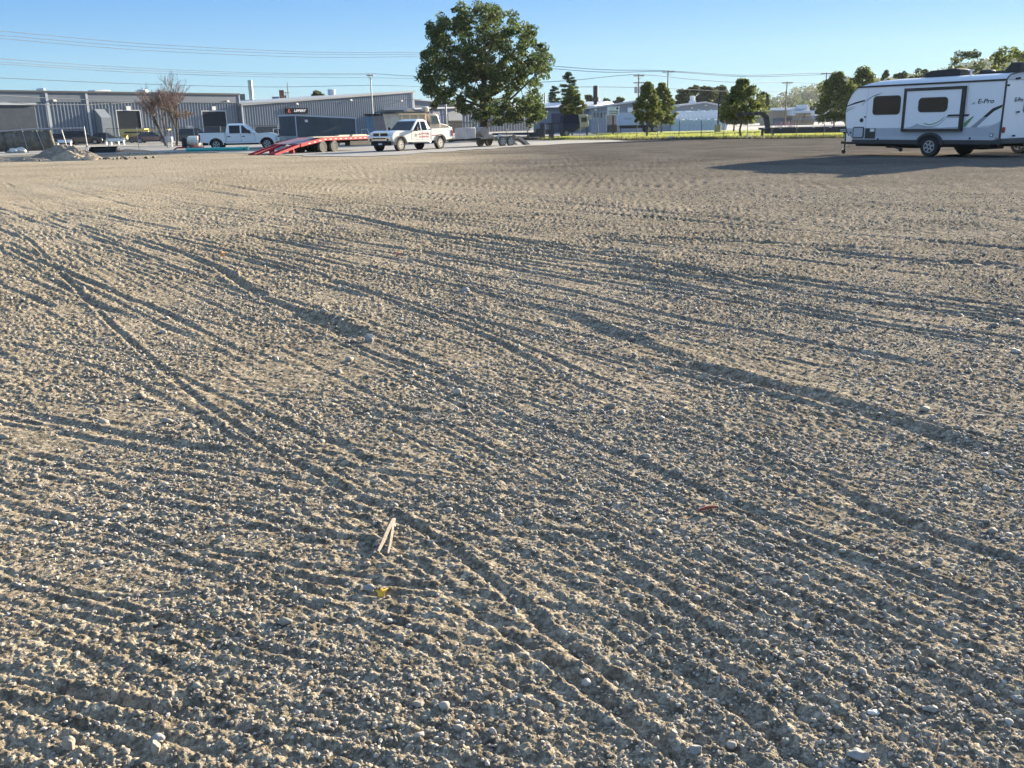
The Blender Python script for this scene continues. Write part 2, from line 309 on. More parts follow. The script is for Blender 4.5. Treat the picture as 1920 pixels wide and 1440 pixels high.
def ground_material():
    m = bpy.data.materials.new('dirt'); m.use_nodes = True; n = m.node_tree.nodes; l = m.node_tree.links
    b = n['Principled BSDF']; b.inputs['Roughness'].default_value = 0.95; b.inputs['Specular IOR Level'].default_value = 0.0
    ge = n.new('ShaderNodeNewGeometry')
    def noise(sc, det=5, ro=.6, vec=None):
        q = n.new('ShaderNodeTexNoise'); q.inputs['Scale'].default_value = sc; q.inputs['Detail'].default_value = det; q.inputs['Roughness'].default_value = ro
        l.new(vec or ge.outputs['Position'], q.inputs['Vector']); return q.outputs[0]
    def ramp(src, p0, c0, p1, c1):
        r = n.new('ShaderNodeValToRGB'); l.new(src, r.inputs[0]); e = r.color_ramp.elements
        e[0].position = p0; e[0].color = (*c0, 1); e[1].position = p1; e[1].color = (*c1, 1); return r.outputs[0]
    def mix(f, a, c, mode='MIX'):
        q = n.new('ShaderNodeMix'); q.data_type = 'RGBA'; q.blend_type = mode
        if isinstance(f, float): q.inputs[0].default_value = f
        else: l.new(f, q.inputs[0])
        l.new(a, q.inputs[6]); l.new(c, q.inputs[7]); return q.outputs[2]
    base = ramp(noise(.16, 6, .6), .36, GC[0], .66, GC[1])
    fine = ramp(noise(55, 3, .7), .3, (.62, .60, .58), .72, (1.25, 1.22, 1.16)); grit = ramp(noise(17, 4, .75), .36, (.66, .65, .64), .64, (1.24, 1.23, 1.21))
    mid = ramp(noise(7, 5, .7), .32, (.78, .77, .76), .7, (1.16, 1.15, 1.13))
    c = mix(1.0, base, fine, 'MULTIPLY'); c = mix(1.0, c, mid, 'MULTIPLY'); c = mix(1.0, c, grit, 'MULTIPLY')
    def grains(sc, lo, hi):
        v = n.new('ShaderNodeTexVoronoi'); v.inputs['Scale'].default_value = sc; l.new(ge.outputs['Position'], v.inputs['Vector']); sp_ = n.new('ShaderNodeSeparateColor'); l.new(v.outputs['Color'], sp_.inputs[0])
        r = n.new('ShaderNodeMapRange'); l.new(sp_.outputs[0], r.inputs[0]); r.inputs[3].default_value = lo; r.inputs[4].default_value = hi
        cc = n.new('ShaderNodeCombineColor'); [l.new(r.outputs[0], cc.inputs[k]) for k in range(3)]; return cc.outputs[0]
    gn = grains(75, .62, 1.36); gm = grains(24, .74, 1.24); fine = mix(1.0, fine, gn, 'MULTIPLY'); grit = mix(1.0, grit, gm, 'MULTIPLY'); c = mix(1.0, c, gn, 'MULTIPLY'); c = mix(1.0, c, gm, 'MULTIPLY')
    # pale dusty streaks and a grey gravelly area with painted self-shadow, farther off
    mp = n.new('ShaderNodeMapping'); mp.inputs['Rotation'].default_value = (0, 0, math.radians(20)); mp.inputs['Scale'].default_value = (.05, .45, 1)
    l.new(ge.outputs['Position'], mp.inputs['Vector'])
    st = ramp(noise(1.0, 4, .55, mp.outputs[0]), .52, (0, 0, 0), .68, (1, 1, 1))
    sep = n.new('ShaderNodeSeparateXYZ'); l.new(ge.outputs['Position'], sep.inputs[0])
    fr = n.new('ShaderNodeMapRange'); l.new(sep.outputs[1], fr.inputs[0]); fr.inputs[1].default_value = 22; fr.inputs[2].default_value = 50; fr.inputs[4].default_value = .75
    fl_ = n.new('ShaderNodeMapRange'); l.new(sep.outputs[0], fl_.inputs[0]); fl_.inputs[1].default_value = 2; fl_.inputs[2].default_value = -8; fl_.inputs[3].default_value = .25; fl_.inputs[4].default_value = 1
    mu = n.new('ShaderNodeMath'); mu.operation = 'MULTIPLY'; l.new(st, mu.inputs[0]); l.new(fr.outputs[0], mu.inputs[1])
    m2 = n.new('ShaderNodeMath'); m2.operation = 'MULTIPLY'; l.new(mu.outputs[0], m2.inputs[0]); l.new(fl_.outputs[0], m2.inputs[1]); mu = m2
    pale = n.new('ShaderNodeRGB'); pale.outputs[0].default_value = (.31, .27, .21, 1)
    c = mix(mu.outputs[0], c, pale.outputs[0])
    # left of the lot sandier; right greyer stone, with fine shade painted in
    gr = n.new('ShaderNodeMapRange'); l.new(sep.outputs[0], gr.inputs[0]); gr.inputs[1].default_value = -2; gr.inputs[2].default_value = 6; gr.inputs[4].default_value = .85
    grey = ramp(noise(.5, 5, .6), .35, GC[2], .68, GC[3]); grey = mix(1.0, grey, fine, 'MULTIPLY'); grey = mix(1.0, grey, grit, 'MULTIPLY')
    c = mix(gr.outputs[0], c, grey)
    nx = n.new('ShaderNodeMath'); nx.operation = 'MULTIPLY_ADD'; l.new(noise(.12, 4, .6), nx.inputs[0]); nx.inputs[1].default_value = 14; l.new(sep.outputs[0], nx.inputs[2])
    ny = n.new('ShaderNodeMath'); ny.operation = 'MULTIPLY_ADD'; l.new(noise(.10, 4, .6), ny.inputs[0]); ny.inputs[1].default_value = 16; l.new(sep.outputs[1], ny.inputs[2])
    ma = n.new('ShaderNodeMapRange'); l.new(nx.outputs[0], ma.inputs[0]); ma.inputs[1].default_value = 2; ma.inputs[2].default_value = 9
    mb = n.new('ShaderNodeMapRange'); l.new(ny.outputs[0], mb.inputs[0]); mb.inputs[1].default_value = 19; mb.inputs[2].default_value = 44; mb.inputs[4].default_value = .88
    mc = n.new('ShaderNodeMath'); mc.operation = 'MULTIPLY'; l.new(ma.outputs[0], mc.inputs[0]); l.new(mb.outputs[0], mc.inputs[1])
    dk = ramp(noise(.35, 6, .7), .35, (.068, .062, .058), .68, (.145, .133, .122)); dk = mix(1.0, dk, grit, 'MULTIPLY'); c = mix(mc.outputs[0], c, dk)  # darker gravel, also painting self-shadow that the smooth far ground lacks
    dv = n.new('ShaderNodeVectorMath'); dv.operation = 'DISTANCE'; ms = n.new('ShaderNodeMapping'); ms.inputs['Scale'].default_value = (.42, .20, 0); l.new(ge.outputs['Position'], ms.inputs['Vector'])
    l.new(ms.outputs[0], dv.inputs[0]); pc = g(205, 343); dv.inputs[1].default_value = (pc.x*.42, pc.y*.20, 0)
    nd = n.new('ShaderNodeMath'); nd.operation = 'MULTIPLY_ADD'; l.new(noise(1.1, 4, .6), nd.inputs[0]); nd.inputs[1].default_value = 1.6; l.new(dv.outputs['Value'], nd.inputs[2])
    mp_ = n.new('ShaderNodeMapRange'); l.new(nd.outputs[0], mp_.inputs[0]); mp_.inputs[1].default_value = 1.9; mp_.inputs[2].default_value = 1.4; mp_.inputs[4].default_value = .8
    c = mix(mp_.outputs[0], c, pale.outputs[0])
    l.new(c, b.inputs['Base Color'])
    bp = n.new('ShaderNodeBump'); bp.inputs['Distance'].default_value = .012; bp.inputs['Strength'].default_value = .9
    l.new(noise(90, 4, .7), bp.inputs['Height'])
    b2 = n.new('ShaderNodeBump'); b2.inputs['Distance'].default_value = .05; b2.inputs['Strength'].default_value = .8
    l.new(noise(9, 6, .75), b2.inputs['Height']); l.new(b2.outputs[0], bp.inputs['Normal'])
    l.new(bp.outputs[0], b.inputs['Normal'])
    l.new(b.outputs[0], n['Material Output'].inputs[0]); return m
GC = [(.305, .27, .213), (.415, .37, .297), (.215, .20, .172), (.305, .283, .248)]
QUAL = 1.0

def build_ground():
    rs = [0.0, .35, .7, 1.0, 1.2, 1.4]; r = 1.5
    while r < 2600:
        rs.append(r); r += max(.0045, min(r*r*4.6e-4, r*.05+.02))/QUAL
    rs = np.array(rs); st = .0012/QUAL
    th = np.concatenate([np.arange(-.64, .64, st), np.arange(.64, 1.25, .008), np.arange(1.25, 2*np.pi-1.25, .06), np.arange(2*np.pi-1.25, 2*np.pi-.64-.004, .008)])
    R, T = np.meshgrid(rs[1:], th, indexing='ij'); X = (R*np.sin(T)).ravel(); Y = (R*np.cos(T)).ravel()
    Z = np.zeros_like(X); k = np.hypot(X, Y) < 67; Z[k] = terrain(X[k], Y[k])
    nr, na = len(rs)-1, len(th); V = np.concatenate([np.stack([X, Y, Z], 1), [[0, 0, 0]]])
    i, j = np.meshgrid(np.arange(nr-1), np.arange(na), indexing='ij'); j2 = (j+1) % na
    F = np.stack([i*na+j, i*na+j2, (i+1)*na+j2, (i+1)*na+j], -1).reshape(-1, 4)[:, ::-1]
    c = np.full(na, nr*na); jj = np.arange(na); F0 = np.stack([c, jj, (jj+1) % na, (jj+1) % na], 1)
    print('ground verts', len(V))
    o = npmesh('ground', V, F, GM, smooth=True); o['kind'] = 'structure'; return o
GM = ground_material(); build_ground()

def ico(sub):
    t = (1+5**.5)/2; v = [(-1,t,0),(1,t,0),(-1,-t,0),(1,-t,0),(0,-1,t),(0,1,t),(0,-1,-t),(0,1,-t),(t,0,-1),(t,0,1),(-t,0,-1),(-t,0,1)]
    f = [(0,11,5),(0,5,1),(0,1,7),(0,7,10),(0,10,11),(1,5,9),(5,11,4),(11,10,2),(10,7,6),(7,1,8),(3,9,4),(3,4,2),(3,2,6),(3,6,8),(3,8,9),(4,9,5),(2,4,11),(6,2,10),(8,6,7),(9,8,1)]
    v = [Vector(a).normalized() for a in v]
    for _ in range(sub):
        c = {}; nf = []
        def mid(a, b):
            k = (min(a, b), max(a, b))
            if k not in c: c[k] = len(v); v.append((v[a]+v[b]).normalized())
            return c[k]
        for a, b, d in f:
            x, y, z = mid(a, b), mid(b, d), mid(d, a); nf += [(a,x,z),(b,y,x),(d,z,y),(x,y,z)]
        f = nf
    return np.array([tuple(p) for p in v]), np.array(f)

def stones(name, cx, cy, size, sub, seed, mats, sink=.25, zz=None):
    rg = np.random.default_rng(seed); B, F = ico(sub); n = len(cx); k = len(B)
    sc = size[:, None]*np.stack([rg.uniform(.8, 1.4, n), rg.uniform(.7, 1.1, n), rg.uniform(.5, .85, n)], 1)
    V = B[None]*(1+rg.normal(0, .13, (n, k, 1)))*sc[:, None, :]
    for ax in ((0, 1), (1, 2), (0, 1)):
        a = rg.uniform(0, 6.28, n) if ax == (0, 1) else rg.normal(0, .5, n); c, s = np.cos(a)[:, None], np.sin(a)[:, None]
        p, q = V[..., ax[0]].copy(), V[..., ax[1]].copy(); V[..., ax[0]] = p*c-q*s; V[..., ax[1]] = p*s+q*c
    z = terrain(cx, cy) if zz is None else zz
    V += np.stack([cx, cy, z+size*(.55-sink)], 1)[:, None, :]
    FF = (F[None]+(np.arange(n)*k)[:, None, None]).reshape(-1, 3)
    return npmesh(name, V.reshape(-1, 3), FF, mats, smooth=sub > 0)

def stone_material(name, a, b_, c, bump=.004):
    m = bpy.data.materials.new(name); m.use_nodes = True; n = m.node_tree.nodes; l = m.node_tree.links
    b = n['Principled BSDF']; b.inputs['Roughness'].default_value = 0.85; b.inputs['Specular IOR Level'].default_value = .25
    ge = n.new('ShaderNodeNewGeometry'); r = n.new('ShaderNodeValToRGB'); e = r.color_ramp.elements
    e[0].color = (*a, 1); e[1].color = (*c, 1); k = e.new(.6); k.color = (*b_, 1)
    l.new(ge.outputs['Random Per Island'], r.inputs[0])
    nz = n.new('ShaderNodeTexNoise'); nz.inputs['Scale'].default_value = 60; nz.inputs['Detail'].default_value = 5; l.new(ge.outputs['Position'], nz.inputs['Vector'])
    r2 = n.new('ShaderNodeValToRGB'); l.new(nz.outputs[0], r2.inputs[0]); r2.color_ramp.elements[0].color = (.7, .68, .66, 1); r2.color_ramp.elements[1].color = (1.2, 1.2, 1.18, 1)
    q = n.new('ShaderNodeMix'); q.data_type = 'RGBA'; q.blend_type = 'MULTIPLY'; q.inputs[0].default_value = 1
    l.new(r.outputs[0], q.inputs[6]); l.new(r2.outputs[0], q.inputs[7]); l.new(q.outputs[2], b.inputs['Base Color'])
    bp = n.new('ShaderNodeBump'); bp.inputs['Distance'].default_value = bump; l.new(nz.outputs[0], bp.inputs['Height']); l.new(bp.outputs[0], b.inputs['Normal'])
    MATS[name] = m; return m
SM = stone_material('gravel stone', (.18, .165, .14), (.27, .25, .215), (.42, .395, .35))

def gravel():
    rg = np.random.default_rng(3); xs = []; ys = []; ss = []
    for r0, r1, dens, s0, s1 in ((1.5, 2.8, 5200, .0025, .0085), (2.8, 5, 2500, .0032, .0105), (5, 10, 800, .0045, .013), (10, 22, 90, .007, .015), 
                                 (1.5, 5, 42, .010, .019), (5, 12, 14, .014, .030)):
        area = .5*(r1*r1-r0*r0)*1.36; n = int(area*dens); r = np.sqrt(rg.uniform(r0*r0, r1*r1, n)); a = rg.uniform(-.68, .68, n)
        x = r*np.sin(a); y = r*np.cos(a); keep = rg.uniform(0, 1, n) < np.clip(.55+1.1*fbm(x*.9+8, y*.9, 2)+.1*x/r*4, .12, 1)
        sz = s0+(s1-s0)*rg.power(.45, n)
        xs.append(x[keep]); ys.append(y[keep]); ss.append(sz[keep])
    x = np.concatenate(xs); y = np.concatenate(ys); s = np.concatenate(ss); print('stones', len(x))
    big = s > .011
    a = stones('gravel', x[~big], y[~big], s[~big], 0, 5, SM); props(a, 'loose grey brown gravel scattered over the graded dirt', 'gravel', None, 'stuff')
    a = stones('pebbles', x[big], y[big], s[big], 1, 6, SM); props(a, 'larger rounded pebbles lying among the gravel of the lot', 'pebbles', None, 'stuff')
gravel()

def rock(px, py, size, label, m, seed, sq=(1, 1, 1), sink=.3):
    size *= .74
    p = g(px, py); X = np.array([p.x]); Y = np.array([p.y])
    B, F = ico(3); rg = np.random.default_rng(seed); n1 = np.array([perlin(B[:, 0]*1.4+seed, B[:, 1]*1.4+B[:, 2]*1.1), ]).T
    pl = rg.normal(size=(7, 3)); pl /= np.linalg.norm(pl, axis=1)[:, None]; V = B*(1+.22*n1)
    for q in pl: d = V@q; V = V-np.outer(np.clip(d-.72, 0, 9), q)
    V = V*size*np.array(sq); V[:, 2] += float(terrain(X, Y)[0])+size*sq[2]*(.75-sink); V[:, 0] += p.x; V[:, 1] += p.y
    o = npmesh('rock', V, F, m, smooth=False); props(o, label, 'rock', 'bigger rocks lying on the dirt'); return o
RA = mat('rock tan', (.30, .265, .205), .9, var=.15, scale=30, bump=.004, bscale=90); RB = mat('rock grey', (.28, .27, .25), .85, var=.15, scale=30, bump=.003, bscale=90)
for a in ((294,1414,.028,'tall pale wedge shaped rock at the bottom left edge of the dirt',RA,1,(.7,.7,1.2)), (296,1392,.024,'flat brown rock just behind the pale wedge shaped rock',RB,2,(1.1,.9,.8)),
          (130,1406,.030,'pale angular slab nearest the bottom left corner',RA,3,(.9,.7,1.0)), (230,1405,.017,'small upright chip left of the pale wedge shaped rock',RA,4,(.6,.6,1.2)),
          (692,1108,.024,'smooth dark grey oval stone beside the yellow leaf',RB,5,(1.3,.9,.8)), (618,1130,.017,'pale round stone left of the yellow leaf',RA,6,(1,1,.9)),
          (688,1063,.019,'rounded tan stone just below the forked stick',RA,7,(1.1,.9,.8)), (872,1134,.018,'pale smooth stone right of the yellow leaf',RA,8,(1.3,.9,.7)),
          (693,641,.052,'brown clod at the end of the deep rut',RB,9,(1,1,1.1)), (1608,1426,.030,'big rounded grey stone at the bottom edge on the right',RB,10,(1.3,.9,.7)),
          (1637,1339,.021,'bright white chip on the dirt at lower right',mat('rock white',(.6,.58,.54),.8),11,(1.2,.8,.6)), (1907,1318,.022,'large round stone at the right edge of the frame',RB,12,(1.2,1,.8)),
          (1745,1338,.020,'blue grey egg shaped stone in the lower right furrows',RB,13,(1.5,.8,.7)), (1303,1412,.021,'grey brown stone near the bottom edge right of centre',RB,14,(1.2,1,.9)),
          (1140,474,.09,'flat pale slab beside the long wheel track in mid lot',RA,15,(1.4,.8,.35)), (872,549,.055,'dark lump of dirt right of the deep rut',RB,16,(1.3,1,.8)),
          (1262,1390,.018,'pale pebble with a bright top near the bottom centre right',RA,17,(.9,.9,.9)), (785,1322,.019,'round white pebble in the bottom centre of the dirt',RA,18,(1.3,1,.7)),
          (1496,1228,.018,'pale oval stone on the ridge at right',RA,19,(1.2,.9,.8)), (1762,1175,.02,'two toned stone high on the right hand ridge',RB,20,(1.1,1,.8))):
    rock(*a)

# forked stick, leaves and litter on the dirt
def lay(px, py, up=0.0):
    p = g(px, py); p.z = float(terrain(np.array([p.x]), np.array([p.y]))[0])+up; return p
WOOD = mat('bleached wood', (.27, .235, .18), .8, var=.25, scale=60, bump=.002, bscale=200)
a = lay(738, 990, .030); b = lay(709, 1043, .012); c = lay(727, 1040, .010)
q = MB(); q.tube([a, a.lerp(b, .35)+Vector((0, 0, .004)), a.lerp(b, .7), b], [.011, .010, .008, .006], 5)
q.tube([a.lerp(c, .05), a.lerp(c, .4)+Vector((.004, 0, .003)), a.lerp(c, .75)+Vector((.003, 0, 0)), c], [.007, .008, .007, .005], 5)
q.tube([a, a+(a-b)*.05+Vector((.004, 0, 0))], [.009, .005], 7)
props(q.build('stick', WOOD, smooth=True), 'bleached split stick lying forked on the dirt in the foreground', 'stick')
q = MB(); a = lay(1757, 1392, .02); b = lay(1752, 1432, .01); q.tube([a, a.lerp(b, .5)+Vector((.004, 0, .002)), b], [.002, .0025, .0015], 6)
props(q.build('twig', mat('twig brown', (.16, .09, .05), .8), smooth=True), 'thin brown twig near the bottom right corner', 'twig')
q = MB(); a = lay(1310, 962, .018); b = lay(1345, 957, .016); q.tube([a, a.lerp(b, .5)+Vector((0, 0, .004)), b], [.006, .008, .005], 6)
props(q.build('bark_chip', mat('red bark', (.22, .07, .05), .8), smooth=True), 'reddish strip of bark on the dirt right of the stick', 'bark chip')
def leaf(px, py, s, col, label, seed):
    rg = random.Random(seed); p = lay(px, py, s*.6); vs = []; n = 11; q = MB()
    for k in range(n):
        a = 2*math.pi*k/n; r = s*(rg.uniform(.9, 1.25) if k % 2 else rg.uniform(.35, .6)); vs.append(p+Vector((r*math.cos(a), r*.35*math.sin(a)+.3*s*math.sin(a), r*.75*math.sin(a)+.25*r*math.cos(2*a))))
    q.add([p]+vs, [(0, k+1, (k+1) % n+1) for k in range(n)])
    o = q.build('leaf', mat('leaf '+label, col, .55, var=.2, scale=60), smooth=True); md = o.modifiers.new('thickness', 'SOLIDIFY'); md.thickness = .0008
    props(o, label, 'leaf', 'fallen leaves on the dirt')
leaf(716, 1118, .024, (.75, .42, .02), 'bright yellow crumpled leaf beside the dark oval stone', 1)
leaf(418, 482, .045, (.62, .27, .05), 'small orange leaf on the far left part of the dirt', 2)
leaf(748, 481, .055, (.42, .17, .09), 'reddish brown leaf lying in mid lot below the red trailer', 3)
leaf(895, 1372, .010, (.5, .3, .12), 'tiny tan leaf at the bottom centre', 4)
# ------------------------------------------------------------------ paved strip, road, lawn, yards
def sheet(name, pts, z, m, jag=0.0, seed=1, kind='structure', label=None, cat=None):
    rg = random.Random(seed); P = []
    for i, a in enumerate(pts):
        b = pts[(i+1) % len(pts)]; L = (Vector(b)-Vector(a)).length; n = max(1, int(L/1.2)) if jag else 1
        for k in range(n):
            q = Vector(a).lerp(Vector(b), k/n); P.append((q[0]+rg.uniform(-jag, jag), q[1]+rg.uniform(-jag, jag)*1.6))
    q = MB(); q.add([(x, y, z) for x, y in P], [tuple(range(len(P)))]); o = q.build(name, m)
    return props(o, label, cat, None, kind)
def px2(L): return [tuple(g(*p)[:2]) for p in L]
M_PAVE = mat('worn asphalt', (.21, .205, .20), .9, var=.14, scale=.7, bump=.02, bscale=6)
M_ROAD = mat('street', (.30, .29, .265), .9, var=.08, scale=.4)
M_YARD = mat('concrete yard', (.27, .265, .25), .9, var=.08, scale=.2)
M_GRASS = mat('lawn grass', (.22, .255, .065), .9, var=.2, scale=.35, bump=.15, bscale=4)
sheet('pavement', px2([(-60,297),(60,290),(210,289),(330,286),(470,288),(590,294),(720,293),(860,283),(960,276),(1080,269),(1180,265.5)])+[(9,94),(-60,100),(-60,80)], .026, M_PAVE, .5)
sheet('road', [(-110, 88), (-33, 103), (-24, 111), (-24, 122), (-34, 114), (-110, 98)], .032, M_ROAD)
sheet('yard', [(-140, 130), (-30, 119), (60, 111), (130, 60), (220, 90), (260, 420), (-200, 420)], .008, M_YARD)
sheet('lawn', [(3.5, 86), (11.2, 81.5), (22.5, 73.5), (36, 69), (90, 60), (110, 100), (60, 132), (24, 136), (11, 114), (3.0, 102)], .038, M_GRASS, .25, 4)
# weeds and trodden earth under the fence line
def tufts(name, label, area, n, h, m, seed, wd=.05):
    rg = np.random.default_rng(seed); x, y = area(rg, n); a = rg.uniform(0, 3.14, n); hh = h*rg.uniform(.3, 1, n); c, s = np.cos(a)*wd, np.sin(a)*wd
    tx = rg.normal(0, .25, n)*hh; ty = rg.normal(0, .25, n)*hh; z = np.full(n, .02)
    V = np.stack([np.stack([x-c, y-s, z], 1), np.stack([x+c, y+s, z], 1), np.stack([x+tx, y+ty, z+hh], 1)], 1).reshape(-1, 3)
    return props(npmesh(name, V, np.arange(3*n).reshape(-1, 3), m), label, name.replace('_', ' '), None, 'stuff')
LG = leafmat('grass blade', (.17, .22, .045), (.27, .31, .06), (.40, .39, .13)); LW = leafmat('weed blade', (.06, .08, .03), (.10, .11, .05), (.20, .17, .09))
def lawn_area(rg, n):
    t = rg.uniform(0, 1, n); x = 4+62*t; y0 = np.where(x < 11.2, 86-(x-3.5)*.6, np.where(x < 22.5, 81.5-(x-11.2)*.71, 73.5-(x-22.5)*.33)); return x, y0+.5+rg.uniform(0, 1, n)**1.3*np.where(x < 11, 20, 44)
tufts('grass_tufts', 'short bright grass of the lawn beyond the wire fence', lawn_area, 52000, .14, LG, 1, .07)
def edge_area(rg, n):
    x = rg.uniform(-14, 60, n); y0 = np.where(x < -1, 92.5+x*.05, np.where(x < 11.2, 92.4-(x+1)*.9, np.where(x < 22.5, 81.4-(x-11.2)*.71, 73.4-(x-22.5)*.33))); return x, y0+rg.normal(0, .35, n)
tufts('weeds', 'dark weeds and dry stalks along the foot of the wire fence', edge_area, 12000, .34, LW, 2, .03)

# ------------------------------------------------------------------ metal buildings
M_GREY = mat('grey metal siding', (.125, .15, .185), .55, .0, .05, .5); M_RIB = mat('grey metal rib', (.21, .245, .285), .5, 0, .04, 1)  # wall shade put into the siding colour, sunlight into the lighter ribs
M_TRIM = mat('white trim', (.44, .47, .50), .5, 0, .03, 2); M_DARKTRIM = mat('dark trim', (.06, .065, .07), .5, 0, .05, 2)
M_DOOR = mat('dark overhead door', (.020, .029, .042), .8, 0, .05, 2, spec=.1); M_ROOFW = mat('pale metal roof', (.62, .60, .62), .45, 0, .05, .3)
M_BLUEW = mat('blue grey siding', (.16, .19, .24), .6, 0, .05, .5); M_GLASSD = mat('dark glass', (.02, .025, .03), .08, 0, .05, 1, spec=.7)
M_WHITE = mat('white enamel', (.72, .72, .71), .4, 0, .03, 2); M_STEEL = mat('galvanised steel', (.45, .46, .46), .35, .8, .08, 5)
M_RUST = mat('rusty steel', (.22, .09, .045), .85, 0, .3, 3); M_BLACK = mat('black paint', (.018, .019, .022), .45, 0, .1, 3)
M_TAN = mat('tan block wall', (.40, .31, .21), .9, 0, .08, 1); M_BLOCK = mat('grey block wall', (.058, .075, .098), .9, 0, .12, .8, bump=.02, bscale=4)
M_LAMP = mat('lamp housing', (.55, .55, .5), .5); M_ROOFB = mat('blue grey roof', (.20, .24, .30), .6, 0, .05, .2)

def ribbed(th, name, x0, x1, hb, depth, pitch, m=M_GREY, rib=M_RIB, ribd=.06, gaps=(), z0=0, parts=True):
    """front wall in the x-z plane facing -y; hb(x) = eave height; gaps = door rectangles"""
    n = max(2, int((x1-x0)/2)); top = [(x0+(x1-x0)*i/n, hb(x0+(x1-x0)*i/n)) for i in range(n+1)]
    q = MB(); q.prism([(x0, z0)]+[(x1, z0)]+top[::-1], 0, depth); w_ = q.build(name, m, th)
    r = MB(); k = int((x1-x0)/pitch)
    for i in range(k+1):
        x = x0+.1+i*pitch
        if x > x1-.1: break
        hz = hb(x)-.25; segs = [(z0+.05, hz)]
        for a, b, c, d in gaps:
            if a-.05 < x < b+.05:
                ns = []
                for s0, s1 in segs:
                    if d <= s0 or c >= s1: ns.append((s0, s1)); continue
                    if c > s0: ns.append((s0, c))
                    if d < s1: ns.append((d, s1))
                segs = ns
        for s0, s1 in segs:
            if s1-s0 > .1: r.prism([(x-.10, -.002), (x-.045, -ribd), (x+.045, -ribd), (x+.10, -.002)], s0, s1, ax='z')
    r.build('ribs', rib, th)
    return w_
def wall_light(th, x, z):
    q = MB(); q.box((x-.22, -.34, z), (x+.22, -.03, z+.16)); q.prism([(-.34, z), (-.5, z-.12), (-.34, z+.16)], x-.22, x+.22, ax='x')
    q.build('wall_lamp', M_LAMP, th, bevel=.02)
def door(th, x0, x1, z0, z1, m=M_DOOR, frame=M_TRIM, name='overhead_door', proud=.09):
    q = MB(); q.box((x0, -.03, z0), (x1, .0, z1)); k = int((z1-z0)/.5)
    for i in range(1, k): q.box((x0+.02, -.045, z0+i*(z1-z0)/k-.02), (x1-.02, -.0305, z0+i*(z1-z0)/k+.02))
    d = q.build(name, m, th); f = MB(); f.box((x0-.14, -proud, z0), (x0-.002, .0, z1+.14)); f.box((x1+.002, -proud, z0), (x1+.14, .0, z1+.14)); f.box((x0-.001, -proud+.003, z1+.002), (x1+.001, 0, z1+.14))
    f.build('door_frame', frame, d); return d

# long warehouse on the left
A0 = at(0, 172, 124); A1 = at(446, 178, 153)
ddA = Vector((A1.x-A0.x, A1.y-A0.y)); LA = ddA.length; rA = math.atan2(ddA.y, ddA.x); hA = (A0.z+A1.z)/2
def on_wall(org, rz, px, py):        # where a sight line meets a wall: (along, height)
    d = ray(px, py); n = Vector((-math.sin(rz), math.cos(rz))); t = (org[0]*n.x+org[1]*n.y)/(d.x*n.x+d.y*n.y)
    P = Vector((0, 0, EYE))+d*t; return (P.x-org[0])*math.cos(rz)+(P.y-org[1])*math.sin(rz), P.z
bA = thing('warehouse', 'long grey ribbed metal warehouse with flat eave at the left behind the bare tree', 'warehouse', (A0.x, A0.y, 0), rA)
wA = lambda px, py: on_wall((A0.x, A0.y), rA, px, py)
x215, z215 = wA(218, 208); x262, _ = wA(261, 208); x375, z375 = wA(378, 209); x424, _ = wA(422, 209); xs0, zs = wA(176, 204); xs1, _ = wA(195, 204)
ribbed(bA, 'wall', -60, LA, lambda x: hA, 40, .5, gaps=((x215-.15, x262+.15, 0, z215+.15), (x375-.15, x424+.15, 0, z375+.15), (xs0-.2, xs1+.2, 0, zs)), ribd=.085)
q = MB(); q.box((-60, -.28, hA-.02), (LA+.25, 40.2, hA+.22)); q.build('roof', M_DARKTRIM, bA)
q = MB(); q.box((-60, -.13, hA-1.25), (LA-.02, -.115, hA-.03)); q.build('fascia', M_GREY, bA)  # dark tone also paints the shade band under the eave
for xp in (85, 160):
    xx, _ = wA(xp, 175); q = MB(); q.box((xx-.16, -.22, 0), (xx+.16, -.14, hA-.03)); q.build('downspout', M_TRIM, bA)
q = MB(); q.box((LA-.02, -.2, 0), (LA+.18, .0, hA-.03)); q.build('corner_trim', M_TRIM, bA)
door(bA, x215, x262, .9, z215); door(bA, x375, x424, .2, z375)
q = MB(); q.box((x215, -.4, 0), (x262, -.035, .88)); q.build('dock_bumper', M_BLACK, bA)
q = MB(); q.prism([(0, zs), (-1.6, zs-1.2), (-1.6, 0), (0, 0)], xs0, xs1, ax='x'); q.build('entry_porch', mat('pale porch metal', (.22, .25, .28), .5), bA)
for xp, yp in ((100, 189), (425, 190), (330, 193)): xx, zz = wA(xp, yp); wall_light(bA, xx, zz)
for xp in (240, 400): xx, zz = wA(xp, 203); q = MB(); q.box((xx-.35, -.16, zz-.3), (xx+.35, -.13, zz+.3)); q.build('number_plate', M_WHITE, bA)
xx, _ = wA(355, 230); q = MB(); q.box((xx-.6, -.05, .1), (xx+.5, -.0, 2.2)); q.build('side_door', M_TRIM, bA)
for xp, ww, hh in ((227, 2.4, .45), (117, .3, .6)): xx, _ = wA(xp, 172); q = MB(); q.cbox((xx, 6, hA+.2+hh/2), (ww, 2, hh)); q.build('roof_vent', M_WHITE, bA, bevel=.05)
xx, _ = wA(302, 172); q = MB(); q.lathe((xx, 5, hA+.2), [(.8, 0), (.8, .5), (.6, .62), (0, .65)], 'z', 20); q.build('roof_fan', M_WHITE, bA, smooth=True)
# low block extension in front of the warehouse
E0 = at(64, 197, 118); bE = thing('block_annex', 'low dark grey block building in front of the warehouse at the far left', 'building', (E0.x, E0.y, 0), rA)
q = MB(); q.box((-40, 0, 0), (0, 12, E0.z)); q.build('wall', M_BLOCK, bE); q = MB(); q.box((-40, -.2, E0.z+.002), (.2, 12.2, E0.z+.28)); q.build('roof', M_TRIM, bE)
